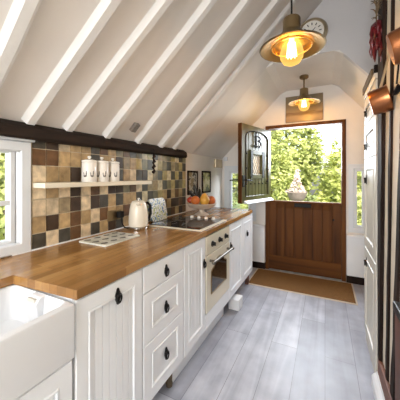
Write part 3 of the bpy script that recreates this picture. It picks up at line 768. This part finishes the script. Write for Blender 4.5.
# socket and plug
so = thing('wall_socket', 'brass wall socket on the tiles left of the kettle', 'socket', (WX + .011, 1.40, 1.0))
boxo('plate', (WX + .011, 1.325, .985), (WX + .019, 1.46, 1.062), M['brass'], so, .003)
pg = boxo('plug', (WX + .02, 1.405, 1.0), (WX + .058, 1.452, 1.05), M['black'], None, .008); tag(pg, 'black plug in the brass socket with cord running to the kettle', 'plug')
bm = bmesh.new(); tube(bm, [(WX + .045, 1.43, 1.005), (WX + .05, 1.435, .96), (WX + .06, 1.45, .925), (WX + .075, 1.475, .9165), (-1.362, 1.488, .9165)], .005, 6); obj('cord', bm, M['black'], pg, True)

# kettle
kt = thing('kettle', 'cream electric kettle standing on the worktop by the tiles', 'kettle', (-1.285, 1.51, .910))
kc_ = (-1.285, 1.51, .910)
bm = bmesh.new(); lathe(bm, [(0, .0), (.066, 0), (.069, .006), (.069, .020), (.066, .022)], 30, kc_); obj('base', bm, M['steel'], kt, True)
bm = bmesh.new(); lathe(bm, [(.066, .022), (.072, .026), (.074, .06), (.072, .11), (.066, .16), (.058, .195), (.052, .205), (0, .206)], 30, kc_); bd = obj('body', bm, M['kettle'], kt, True)
bm = bmesh.new(); prism(bm, [(kc_[0] + .048, kc_[1] - .028, .91 + .185), (kc_[0] + .02, kc_[1] - .05, .91 + .185), (kc_[0] + .055, kc_[1] - .077, .91 + .197), (kc_[0] + .068, kc_[1] - .062, .91 + .197)], (0, 0, .012), .003); obj('spout', bm, M['kettle'], bd)
bm = bmesh.new(); lathe(bm, [(.051, .2065), (.048, .214), (.02, .221), (0, .222)], 26, kc_); ld = obj('lid', bm, M['kettle'], kt, True)
bm = bmesh.new(); lathe(bm, [(.006, .221), (.006, .228), (.011, .233), (.009, .240), (0, .242)], 14, kc_); obj('knob', bm, M['steel'], ld, True)
bm = bmesh.new(); hd = Vector((.30, .95, 0)).normalized(); K = Vector(kc_)
tube(bm, [K + hd * .058 + Vector((0, 0, .19)), K + hd * .085 + Vector((0, 0, .196)), K + hd * .108 + Vector((0, 0, .175)), K + hd * .112 + Vector((0, 0, .11)), K + hd * .095 + Vector((0, 0, .06)), K + hd * .073 + Vector((0, 0, .05))], [.010, .011, .011, .011, .010, .009], 8); obj('handle', bm, M['black'], kt, True)

# floral tray leaning on tiles
bm = bmesh.new()
pts = rr(-.125, .125, 0, .205, .04, 0, 6)
prism(bm, [(x, y, 0) for x, y, z in pts], (0, 0, .018), .004)
T = Matrix.Translation((-1.352, 1.87, .912)) @ Matrix.Rotation(math.radians(-13), 4, 'Y')
for v in bm.verts: v.co = T @ Vector((v.co.z, v.co.x, v.co.y))
o = obj('serving_tray', bm, M['floral']); tag(o, 'blue and white floral tray leaning on the tiles behind the hob', 'tray')

# hob
hb = thing('hob', 'black glass hob in a pale frame with knobs at the far side', 'hob', (-1.06, 1.905, .910))
boxo('hob_frame', (-1.315, 1.635, .9105), (-.805, 2.165, .917), M['cream'], hb, .002)
gl = boxo('hob_glass', (-1.300, 1.66, .917), (-.835, 2.145, .922), M['blackglass'], hb, .001)
for x, y, r in ((-1.19, 1.78, .07), (-.96, 1.78, .085), (-1.19, 2.0, .085), (-.98, 1.98, .06)):
    bm = bmesh.new(); tube(bm, [(x + r * math.cos(a), y + r * math.sin(a), .9222) for a in [2 * PI * i / 28 for i in range(28)]], .0012, 4, True); obj('cooking_zone_ring', bm, M['greyprint'], gl)
for i in range(4):
    bm = bmesh.new(); lathe(bm, [(.017, 0), (.016, .005), (.013, .018), (0, .019)], 16, (-1.14 + i * .075, 2.105, .922)); obj('knob', bm, M['china'], hb, True)

# fruit bowl
fb = thing('fruit_bowl', 'pale pedestal bowl heaped with fruit at the far end of the worktop', 'bowl', (-1.166, 2.37, .910))
B0 = (-1.166, 2.37, .9105)
bm = bmesh.new(); lathe(bm, [(0, .0), (.075, 0), (.078, .006), (.06, .018), (.032, .032), (.026, .05), (.034, .064), (0, .066)], 30, B0); obj('foot', bm, M['bowl'], fb, True)
bm = bmesh.new(); lathe(bm, [(.034, .064), (.09, .072), (.135, .090), (.155, .118), (.163, .122), (.158, .126), (.150, .122), (.128, .098), (.085, .084), (0, .078)], 34, B0, cap=False); obj('dish', bm, M['bowl'], fb, True)
def fruit(nm, label, cat, c, r, sc, mat, stem=True, group=None):
    bm = bmesh.new(); vs = ball(bm, (0, 0, 0), r, sc, 3)
    for v in vs:
        if nm == 'pear' and v.co.z > 0: k = v.co.z / (r * sc[2]); v.co.x *= 1 - .45 * k; v.co.y *= 1 - .45 * k
        v.co += Vector(c)
    f = obj(nm, bm, mat, None, True); tag(f, label, cat, group)
    if stem:
        bm = bmesh.new(); z = c[2] + r * sc[2] - .003; tube(bm, [(c[0], c[1], z), (c[0] + .003, c[1], z + .015)], .003, 6); obj('stem', bm, M['bark'], f)
    return f
bx, by, bz = B0
fruit('pear', 'large yellow pear at the front of the pedestal bowl', 'pear', (bx + .050, by - .035, bz + .170), .054, (1.0, 1, 1.2), M['pear'])
fruit('orange', 'orange at the right side of the pedestal bowl', 'orange', (bx + .080, by + .070, bz + .150), .047, (1, 1, 1), M['orange'], False)
fruit('orange', 'orange at the left side of the pedestal bowl, beside the pear', 'orange', (bx - .010, by - .125, bz + .162), .047, (1, 1, 1), M['orange'], False)
fruit('apple', 'red apple at the far right of the pedestal bowl', 'apple', (bx + .006, by + .122, bz + .158), .042, (1, 1, .9), M['redfruit'])
fruit('apple', 'red apple behind the left orange in the pedestal bowl', 'apple', (bx - .075, by - .110, bz + .162), .036, (1, 1, .9), M['redfruit'])
for k, (a, ln, lab) in enumerate(((0.75, .15, 'dark aubergine leaning left behind the fruit'), (.12, .17, 'dark aubergine standing upright in the middle of the bowl'), (-.55, .14, 'dark aubergine leaning right behind the fruit'))):
    bm = bmesh.new(); b = Vector((bx - .055, by - .012 + k * .040, bz + .15)); d = Vector((-.25, -math.sin(a) * .9, math.cos(a)))
    tube(bm, [b + d * ln * q for q in (0, .15, .35, .6, .8, .93, 1)], [.008, .017, .0195, .019, .016, .011, .003], 10)
    f = obj('aubergine', bm, M['darkfruit'], None, True); tag(f, lab, 'aubergine', 'dark aubergines in the fruit bowl')
    bm = bmesh.new(); tube(bm, [b + d * ln * .98, b + d * (ln + .018)], .003, 6); obj('stem', bm, M['bark'], f)

# pictures
def picture(y0, y1, z0, z1, mat, lab):
    p = thing('framed_picture', lab, 'picture', (WX, (y0 + y1) / 2, z0), 'small pictures on the white wall')
    obj('frame', relief_frame(y0, y1, z0, z1, .022, 0, .018, LW), M['post'], p)
    boxo('print', (WX + .002, y0 + .02, z0 + .02), (WX + .008, y1 - .02, z1 - .02), mat, p)
picture(2.525, 2.775, 1.10, 1.385, M['pic1'], 'dark framed figure print on the white wall, next to the tiles')
picture(2.905, 3.165, 1.10, 1.390, M['pic2'], 'dark framed green print on the white wall, nearer the window')
o = boxo('mounted_thermostat', (WX, 3.30, 1.445), (WX + .03, 3.56, 1.57), M['handlebrass'], None, .006); tag(o, 'brassy wall box on the left wall near the door corner', 'wall box')
o = boxo('alarm_box', (-1.395, EY - .03, 1.555), (-1.335, EY, 1.615), M['upvc'], None, .005); tag(o, 'tiny white box on the end wall above the left window', 'wall box')
# hanging iron thing under the beam, small plate on the slope
bm = bmesh.new(); hy_ = 1.79
tube(bm, [(WX + .068, hy_, 1.56), (WX + .085, hy_, 1.55), (WX + .08, hy_, 1.50)], .004, 6)
tube(bm, [(WX + .08, hy_ + .012 * math.sin(i * 2.1), 1.505 - i * .014) for i in range(12)], [.006 + .010 * (.5 + .5 * math.sin(i * 1.9)) for i in range(12)], 7)
o = obj('hanging_herb_bunch', bm, M['post'], None, True); tag(o, 'dark dried bunch hanging from the beam over the hob', 'dried bunch')
bm = bmesh.new(); a = Vector((WX + .085, 1.47, ZW + .085)); nr = Vector((1, 0, -1)).normalized(); d = Vector((1, 0, 1)).normalized()
prism(bm, [a, a + Vector((0, .05, 0)), a + Vector((0, .05, 0)) + d * .075, a + d * .075], nr * .03, .004); o = obj('metal_plate', bm, M['greyprint']); tag(o, 'small dark metal plate on the slope just above the beam', 'plate')

# canvas above the door
o = boxo('canvas_picture', (-.485, EY - .025, 2.055), (-.022, EY, 2.405), M['canvas'], None, .003); tag(o, 'sepia seascape canvas on the end wall above the door', 'picture')

# clock
ck = thing('wall_clock', 'round brass-rimmed clock on the grey gable wall', 'clock', (-.112, GY, 2.71))
cc = Vector((-.112, GY, 2.71)); CR = .136
RXm = Matrix.Rotation(PI / 2, 4, 'X')
bm = bmesh.new(); lathe(bm, [(.0, 0), (CR, 0), (CR + .002, .02), (CR - .008, .04), (CR - .026, .044), (CR - .034, .034), (0, .034)], 40, cc, RXm); obj('case', bm, M['handlebrass'], ck, True)
bm = bmesh.new(); lathe(bm, [(0, .0345), (CR - .032, .0345), (CR - .032, .036), (0, .036)], 36, cc, RXm); fc = obj('face', bm, M['clockface'], ck)
CK = lambda r, a, w=.0365: cc + Vector((r * math.sin(a), -w, r * math.cos(a)))
for h in range(12):
    bm = bmesh.new(); a = h * PI / 6; tube(bm, [CK(.062, a), CK(.083, a)], .0045, 4); obj('hour_mark', bm, M['dark'], fc)
bm = bmesh.new(); tube(bm, [CK(0, 0, .040), CK(.045, .75, .040)], [.005, .002], 5); obj('hour_hand', bm, M['dark'], ck)
bm = bmesh.new(); tube(bm, [CK(0, 0, .042), CK(.068, -2.2, .042)], [.004, .0015], 5); obj('minute_hand', bm, M['dark'], ck)

# pendant lamps
def pendant(c, top, lab, cordlike):
    c = Vector(c); p = thing('pendant_lamp', lab, 'lamp', (c.x, c.y, top), 'brass fisherman pendant lamps')
    R = .172
    bm = bmesh.new(); lathe(bm, [(.062, .075), (.075, .062), (.085, .045), (.10, .032), (R, 0), (R + .002, -.003), (R - .003, -.004), (.098, .026), (.08, .038), (.068, .06), (.05, .072)], 44, c, cap=False); sh = obj('shade', bm, M['brass'], p, True)
    bm = bmesh.new(); lathe(bm, [(.096, .0245), (R - .006, -.0048), (R - .008, -.0052), (.094, .022)], 44, c, cap=False); obj('shade_lining', bm, M['brassin'], sh, True)
    bm = bmesh.new(); lathe(bm, [(.0, .076), (.064, .074), (.050, .090), (.047, .10), (.047, .155), (.043, .163), (.012, .168), (0, .168)], 30, c); nk = obj('neck', bm, M['brass'], p, True)
    bm = bmesh.new(); tube(bm, [c + Vector((0, 0, .165)), Vector((c.x, c.y, top))], .005 if cordlike else .009, 8); obj('cord' if cordlike else 'stem', bm, M['black'] if cordlike else M['brass'], p)
    bm = bmesh.new(); lathe(bm, [(0, top - c.z), (.05, top - c.z), (.05, top - c.z - .022), (.042, top - c.z - .03), (0, top - c.z - .03)], 24, c); obj('ceiling_rose', bm, M['brass'], p, True)
    bm = bmesh.new(); lathe(bm, [(.02, .07), (.022, .05), (.034, .03), (.055, .0), (.063, -.03), (.060, -.055), (.045, -.082), (.02, -.095), (0, -.098)], 28, c, cap=False); bu = obj('bulb', bm, M['bulbglass'], p, True)
    bm = bmesh.new()
    for k in range(8):
        a = 2 * PI * k / 8
        tube(bm, [c + Vector((.018 * math.cos(a), .018 * math.sin(a), .03)), c + Vector((.026 * math.cos(a + .2), .026 * math.sin(a + .2), -.05))], .0028, 5)
    obj('filament', bm, M['filament'], bu)
    bm = bmesh.new(); lathe(bm, [(.014, .05), (.014, -.0), (.02, -.03), (.012, -.05), (0, -.055)], 12, c); obj('glow_core', bm, M['filament'], bu, True)
    bm = bmesh.new(); tube(bm, [c + Vector((.105 * math.cos(a), .105 * math.sin(a), .004)) for a in [2 * PI * i / 36 for i in range(36)]], .0042, 6, True)
    for k in range(3):
        a = k * 2 * PI / 3 + .5; tube(bm, [c + Vector((.105 * math.cos(a), .105 * math.sin(a), .004)), c + Vector((.112 * math.cos(a), .112 * math.sin(a), .026))], .003, 5)
    obj('wire_hoop', bm, M['hoop'], p, True)
    L = bpy.data.lights.new('bulb_light', 'POINT'); L.energy = 7 if cordlike else 20; L.color = (1, .66, .32); L.shadow_soft_size = .05
    lo = bpy.data.objects.new('bulb_light', L); C.objects.link(lo); lo.location = (c.x, c.y, c.z - .03); place(lo, p)
pendant((-.166, 1.47, 2.027), ZW + (-.166 - WX) - .01, 'large near brass pendant lamp hanging on a cord from the rafters', True)
pendant((-.221, 3.18, 2.185), 2.499, 'smaller looking far brass pendant lamp in front of the sepia canvas', False)

# doormat
mt = thing('doormat', 'brown coir doormat with pale edging in front of the stable door', 'doormat', (-.26, 3.27, 0))
boxo('mat', (-.845, 3.01, .0005), (.285, 3.545, .014), M['coir'], mt, .003)
obj('edging', relief_frame(-.862, .302, -3.56, -2.995, .018, 0, .012, lambda u, v, w: Vector((u, -v, w + .0004))), M['matedge'], mt)

# ------------------------------------------------------------------ right hand side
tc_ = thing('tall_cabinet', 'tall white fitted cabinet with four stacked doors on the right', 'cabinet', (.55, 2.2, 0))
TX = .285; CY0, CY1, CT = 1.90, 2.405, 1.965
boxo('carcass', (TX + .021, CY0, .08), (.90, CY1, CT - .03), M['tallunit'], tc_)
TF = lambda u, v, w: Vector((TX - w, u, v))
_cf = CF
def tdoor(z0, z1, nb):
    global CF
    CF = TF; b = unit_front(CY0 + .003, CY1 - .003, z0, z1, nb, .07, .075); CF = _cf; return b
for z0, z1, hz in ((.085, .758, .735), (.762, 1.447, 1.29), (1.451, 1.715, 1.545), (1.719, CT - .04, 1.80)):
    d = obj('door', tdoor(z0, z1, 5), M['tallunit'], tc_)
    if z0 < .1: hz = .66
    h = handle(d, 2.28, hz, PI); h.location.x = TX
bm = bmesh.new(); prism(bm, [(TX + .02, CY0, CT - .035), (TX - .002, CY0, CT - .035), (TX - .008, CY0, CT - .01), (TX - .008, CY0, CT), (TX + .02, CY0, CT)], (0, CY1 - CY0, 0), .002); obj('cornice', bm, M['tallunit'], tc_)
boxo('base_board', (TX + .01, CY0, 0), (TX + .03, CY1, .08), M['tallunit'], tc_)
bx_ = thing('trug', 'long narrow wooden tray lying on top of the tall white cabinet', 'tray', (.32, 2.2, CT))
boxo('side_board', (.270, 1.97, CT + .0005), (.285, 2.39, CT + .055), M['straw'], bx_, .002)
boxo('bottom_board', (.285, 1.97, CT + .0005), (.42, 2.39, CT + .012), M['straw'], bx_)
boxo('end_board', (.285, 1.96, CT + .0005), (.42, 1.97, CT + .075), M['post'], bx_, .002)

# partition wall and posts
bm = bmesh.new(); box(bm, (PX, -2.05, 0), (PX + .09, 1.89, 3.33)); struct('wall_right', bm, M['creamwall'], 'cream infill of the timber framed partition on the right')
def post(name, y0t, y1t, y0b, y1b, zt, zb, x0, mat, lab, seed):
    bm = bmesh.new(); n = 26; rings = []
    for i in range(n + 1):
        s = i / n; z = zb + (zt - zb) * s; a = y0b + (y0t - y0b) * s; b = y1b + (y1t - y1b) * s
        f = lambda k: .007 * noise.noise((z * 5, k * 3.7 + seed, seed * 1.3))
        rings.append([bm.verts.new(p) for p in ((PX + .02, a, z), (x0 + .01, a + f(1), z), (x0 + f(5) * .5, a + .01 + f(2), z), (x0 + f(6) * .5, b - .01 + f(3), z), (x0 + .01, b + f(4), z), (PX + .02, b, z))])
    for A, B in zip(rings, rings[1:]):
        for i in range(6): bm.faces.new((A[i], A[(i + 1) % 6], B[(i + 1) % 6], B[i]))
    bm.faces.new(rings[0]); bm.faces.new(rings[-1])
    return struct(name, bm, mat, lab)
post('timber_post', 1.655, 1.885, 1.83, 1.895, 3.2, .20, .292, M['post'], 'dark old timber post beside the tall cabinet', 1)
post('timber_post', 1.47, 1.51, 1.665, 1.715, 3.2, .20, .300, M['post'], 'thin dark timber strip on the cream partition', 2)
post('timber_post', 1.26, 1.32, 1.52, 1.60, 2.2, .20, .300, M['post'], 'dark leaning timber nearest the camera on the partition', 3)
bm = bmesh.new(); box(bm, (.292, -1.0, .095), (PX + .02, 1.885, .20), .006); struct('trim_1', bm, M['sill'], 'red-brown timber sill at the foot of the partition')
bm = bmesh.new(); prism(bm, [(PX, -2.0, 0), (.262, -2.0, 0), (.262, -2.0, .06), (.272, -2.0, .075), (.285, -2.0, .085), (.290, -2.0, .095), (PX, -2.0, .095)], (0, 3.895, 0)); struct('baseboard_right', bm, M['white'], 'white moulded skirting board along the partition')
lp = thing('low_cupboard', 'red-brown low wooden cupboard at the right edge of the photo', 'cupboard', (.30, 1.35, .1))
boxo('side_panel', (.268, .75, .096), (.3085, 1.335, .735), M['redwood'], lp, .004)
boxo('top_rail', (.262, .74, .735), (.3085, 1.345, .775), M['black'], lp, .006)
# copper pans
def pan(c, r, ln, top, lab):
    c = Vector(c); p = thing('saucepan', lab, 'saucepan', c, 'copper pans on the right wall')
    rot = Matrix.Rotation(math.radians(90), 4, 'Y') @ Matrix.Identity(4)
    tilt = Matrix.Rotation(math.radians(-14), 4, 'Y') @ Matrix.Rotation(math.radians(-9), 4, 'Z')
    mx = tilt @ rot
    bm = bmesh.new()
    lathe(bm, [(0, -ln / 2), (r * .86, -ln / 2), (r * .93, -ln / 2 + .008), (r, ln / 2 - .004), (r + .004, ln / 2), (r - .001, ln / 2), (r - .004, ln / 2 - .004), (r * .9, -ln / 2 + .01), (0, -ln / 2 + .006)], 36, c, mx)
    obj('pan_body', bm, M['copper'], p, True)
    a = c + (mx @ Vector((-(r + .001), 0, ln / 2 - .02))); t_ = Vector(top)
    bm = bmesh.new(); wv = Vector((0, .55, .2)).normalized() * .010
    dirn = (t_ - a).normalized(); wv = dirn.cross(Vector((1, 0, .2))).normalized() * .009; th = dirn.cross(wv).normalized() * .004
    secs = [(a - dirn * .012, 1.1), (a + (t_ - a) * .3, .7), (a + (t_ - a) * .85, 1.0), (t_, .8)]
    rg = [[bm.verts.new(q + wv * k * s1 + th * s2) for s1, s2 in ((-1, -1), (1, -1), (1, 1), (-1, 1))] for q, k in secs]
    for A, B in zip(rg, rg[1:]):
        for i in range(4): bm.faces.new((A[i], A[(i + 1) % 4], B[(i + 1) % 4], B[i]))
    bm.faces.new(rg[0]); bm.faces.new(rg[-1])
    h = obj('handle', bm, M['handlebrass'], p)
    bm = bmesh.new(); tube(bm, [t_ + Vector((.0, 0, .012)) + .012 * (math.cos(q) * Vector((.3, 0, 1)) + math.sin(q) * Vector((0, 1, 0))) for q in [2 * PI * i / 14 for i in range(14)]], .0025, 5, True); obj('hanging_ring', bm, M['black'], h)
pan((.255, 1.585, 1.706), .068, .084, (.292, 1.50, 1.97), 'copper saucepan hanging lower on the partition, nearer the tall cabinet')
pan((.262, 1.175, 1.805), .066, .080, (.297, 1.10, 2.05), 'copper saucepan hanging higher, cut by the right edge of the photo')
# small iron ladle bowl at the edge
p = thing('iron_ladle', 'black iron ladle hanging below the copper pans at the right edge', 'ladle', (.29, 1.41, 1.70))
bm = bmesh.new(); lathe(bm, [(0, -.022), (.018, -.018), (.027, 0), (.025, 0), (.016, -.014), (0, -.018)], 18, (.283, 1.405, 1.705), Matrix.Rotation(math.radians(-70), 4, 'Y')); obj('bowl', bm, M['black'], p, True)
bm = bmesh.new(); tube(bm, [(.288, 1.40, 1.728), (.30, 1.385, 1.90)], .004, 6); obj('handle', bm, M['black'], p)
# chilli string
cs = thing('chilli_string', 'hanging string of dark red dried chillies on the timber post', 'chillies', (.272, 1.765, 2.33))
bm = bmesh.new(); tube(bm, [(.272, 1.765, 2.42), (.268, 1.765, 2.30), (.27, 1.768, 2.10)], .004, 6); obj('string', bm, M['straw'], cs)
bm = bmesh.new()
for i in range(34):
    a = random.uniform(0, 2 * PI); z = random.uniform(2.23, 2.36); q = Vector((.27, 1.765, z)); e = q + Vector((.03 * math.cos(a), .045 * math.sin(a), random.uniform(-.01, .07)))
    tube(bm, [q, (q + e) / 2 + Vector((0, 0, .008)), e], [.003, .003, .001], 4)
o = obj('dry_stalks', bm, M['straw'], cs)
for i in range(22):
    s = i / 21; a = i * 2.4; q = Vector((.268, 1.768, 2.225 - .16 * s)); out = .030
    d = Vector((math.cos(a) * out * .8, math.sin(a) * out * 1.2, 0)); bm = bmesh.new()
    tube(bm, [q, q + d * .8 + Vector((0, 0, -.012)), q + d * 1.15 + Vector((0, 0, -.045)), q + d * .95 + Vector((0, .006, -.082))], [.004, .0105, .0085, .002], 7)
    obj('chilli', bm, M['chilli'], cs, True)

# ------------------------------------------------------------------ garden
bm = bmesh.new(); box(bm, (-12, 3.82, -.35), (10, 22, -.15)); o = obj('garden_lawn', bm, M['lawn']); o['kind'] = 'structure'
bm = bmesh.new(); box(bm, (-12, -4, -.35), (-1.64, 3.815, -.15)); o = obj('garden_lawn', bm, M['lawn']); o['kind'] = 'structure'
bm = bmesh.new(); box(bm, (-1.55, 3.83, -.15), (1.2, 5.2, -.05)); o = obj('garden_path', bm, M['paving']); o['kind'] = 'structure'
def bush(c, r, n, mat, lab, nm='garden_shrub', ls=.07, seed=1, cat='shrub', trunk=True):
    rnd = random.Random(seed); c = Vector(c); r = Vector(r)
    t_ = thing(nm, lab, cat, (c.x, c.y, -.15), 'shrubs and trees beyond the stable door')
    bm = bmesh.new()
    for i in range(n):
        while True:
            d = Vector((rnd.gauss(0, 1), rnd.gauss(0, 1), rnd.gauss(0, 1)))
            if d.length > .1: break
        d.normalize(); k = rnd.uniform(.62, 1.0) * (1 + .28 * noise.noise(d * 2.6 + Vector((seed * 3.1, 0, 0))))
        p = c + Vector((d.x * r.x * k, d.y * r.y * k, d.z * r.z * k))
        if p.z < -.12: continue
        a = Vector((rnd.gauss(0, 1), rnd.gauss(0, 1), rnd.gauss(0, .7))).normalized(); b = a.cross(d + Vector((rnd.uniform(-.6, .6), rnd.uniform(-.6, .6), rnd.uniform(-.2, .9)))).normalized()
        s = ls * rnd.uniform(.6, 1.3)
        bm.faces.new([bm.verts.new(p - a * s), bm.verts.new(p + b * s * .45), bm.verts.new(p + a * s), bm.verts.new(p - b * s * .45)])
    obj('foliage', bm, mat, t_, recalc=False)
    bm = bmesh.new(); tube(bm, [(c.x, c.y, -.16), (c.x + .03, c.y, (c.z - .15) / 2), (c.x, c.y, c.z)], [.06, .05, .02], 7); obj('trunk', bm, M['bark'], t_)
bush((-3.35, 7.5, 1.0), (.74, .66, 1.25), 3600, M['leafA'], 'mid green shrub far left, behind the open leaf', seed=1)
bush((-1.40, 7.5, 1.0), (.75, .66, 1.45), 4600, M['leafA'], 'dense green shrub left of the stone urn', seed=2)
bush((.52, 7.5, .95), (.76, .66, 1.3), 4800, M['leafB'], 'yellow-green shrub filling the right of the doorway', seed=3)
bush((2.45, 7.5, 1.0), (.74, .66, 1.2), 3000, M['leafA'], 'green shrub far to the right of the doorway', seed=9)
bush((-.46, 6.15, .32), (.42, .36, .62), 2600, M['leafC'], 'low dark green shrub just behind the stone urn', seed=5, ls=.05)
bush((.62, 6.0, .30), (.44, .38, .62), 2600, M['leafB'], 'low green shrub right of the stone urn', seed=6, ls=.05)
bush((-1.55, 6.1, .30), (.44, .38, .62), 2400, M['leafA'], 'low green shrub left of the stone urn', seed=12, ls=.05)
bush((-1.15, 9.8, 2.1), (1.1, 1.0, 1.75), 5600, M['leafA'], 'tall tree rising above the shrubs at the upper left', 'garden_tree', .10, 7, 'tree')
bush((1.55, 9.7, 1.35), (1.0, .95, 1.5), 4600, M['leafB'], 'yellow-green rounded tree behind the shrubs, centre right', 'garden_tree', .09, 13, 'tree')
bush((-4.0, 9.8, 1.6), (1.2, 1.1, 2.0), 3000, M['leafC'], 'dark tree far to the left of the doorway', 'garden_tree', .09, 8, 'tree')
bush((4.2, 9.9, 1.4), (1.1, 1.0, 1.6), 2600, M['leafA'], 'green tree far to the right of the doorway', 'garden_tree', .09, 14, 'tree')
bush((-4.2, 2.0, .9), (.9, 1.2, 1.3), 5200, M['leafA'], 'bright green shrub outside the sink window', seed=10)
bush((-7.0, 3.4, 2.0), (1.2, 1.6, 2.0), 3400, M['leafC'], 'dark tree outside the sink window', 'garden_tree', .09, 11, 'tree')
# stone urn with blossom
ur = thing('garden_urn', 'pale stone urn heaped with white blossom seen through the doorway', 'urn', (-.50, 5.3, -.05))
UC = (-.50, 5.3, -.05)
bm = bmesh.new(); lathe(bm, [(0, 0), (.17, 0), (.17, .07), (.11, .11), (.085, .2), (.085, .73), (.12, .79), (.12, .83), (0, .84)], 24, UC); obj('pedestal', bm, M['stone'], ur, True)
bm = bmesh.new(); lathe(bm, [(.05, .84), (.06, .88), (.13, .91), (.165, .97), (.185, 1.04), (.195, 1.055), (.19, 1.07), (.165, 1.06), (0, 1.04)], 28, UC); obj('bowl', bm, M['stone'], ur, True)
bm = bmesh.new(); rnd = random.Random(5)
for i in range(420):
    h = rnd.random() ** 1.5; rad = .19 * (1 - h) ** 1.8 + .022; a = rnd.uniform(0, 2 * PI); q = rnd.uniform(.5, 1)
    p = Vector(UC) + Vector((rad * q * math.cos(a), rad * q * math.sin(a), 1.06 + h * .44)); s = rnd.uniform(.014, .03)
    u1 = Vector((rnd.gauss(0, 1), rnd.gauss(0, 1), rnd.gauss(0, 1))).normalized(); v1 = u1.cross(Vector((rnd.gauss(0, 1), rnd.gauss(0, 1), rnd.gauss(0, 1)))).normalized()
    bm.faces.new([bm.verts.new(p + u1 * s), bm.verts.new(p + v1 * s), bm.verts.new(p - u1 * s), bm.verts.new(p - v1 * s)])
obj('blossom', bm, M['blossom'], ur, recalc=False)

# ------------------------------------------------------------------ light
W = bpy.data.worlds.new('World'); S.world = W; W.use_nodes = True; nt = W.node_tree
bg = nt.nodes['Background']
sky = nt.nodes.new('ShaderNodeTexSky'); sky.sky_type = 'NISHITA'; sky.sun_disc = False; sky.sun_elevation = math.radians(48); sky.sun_rotation = math.radians(140); sky.air_density = 1.2; sky.dust_density = 3
hs = nt.nodes.new('ShaderNodeHueSaturation'); hs.inputs['Saturation'].default_value = .45
nt.links.new(sky.outputs[0], hs.inputs['Color']); nt.links.new(hs.outputs[0], bg.inputs[0]); bg.inputs[1].default_value = .6
def light(kind, nm, loc, rot, e, col=(1, 1, 1), size=1, sy=None):
    L = bpy.data.lights.new(nm, kind); L.energy = e; L.color = col
    if kind == 'AREA':
        L.size = size
        if sy: L.shape = 'RECTANGLE'; L.size_y = sy
    else: L.angle = math.radians(2)
    o = bpy.data.objects.new(nm, L); C.objects.link(o); o.location = loc; o.rotation_euler = rot; return o
def aim(o, tgt):
    o.rotation_euler = (Vector(tgt) - o.location).to_track_quat('-Z', 'Y').to_euler()
sun = light('SUN', 'sun', (0, 0, 8), (0, 0, 0), 7.0, (1, .93, .80)); aim(sun, (-.9, 3.2, 3.6)); 
l1 = light('AREA', 'room_fill_light', (-.40, -1.9, 1.6), (0, 0, 0), 72, (1, .985, .97), 1.2, 1.6); l1.data.color = (.95, .975, 1); aim(l1, (-.75, 2.0, .75))  # unseen soft fill added behind the camera to brighten the interior
l2 = light('AREA', 'window_light', (-1.85, .45, 1.4), (0, 0, 0), 4, (.93, .97, 1), .5, .5); aim(l2, (0.3, .6, .9))
l3 = light('AREA', 'doorway_light', (-.25, 4.3, 1.9), (0, 0, 0), 75, (.84, .92, 1), .9, 1.2); aim(l3, (-.35, 2.0, .2))

# ------------------------------------------------------------------ camera
cam = bpy.data.cameras.new('camera'); co = bpy.data.objects.new('camera', cam); C.objects.link(co)
co.location = (0, 0, CAMZ); co.rotation_euler = (PI / 2, 0, math.atan2(.447, .894))
cam.sensor_width = 36; cam.sensor_fit = 'HORIZONTAL'; cam.lens = 36 * 250 / 400
cam.shift_y = -(200 - 177) / 400
cam.clip_start = .02
S.camera = co
S.view_settings.view_transform = 'Standard'
try: S.view_settings.look = 'None'
except Exception: pass
S.view_settings.exposure = 0.18
S.cycles.use_denoising = True
S.cycles.max_bounces = 8
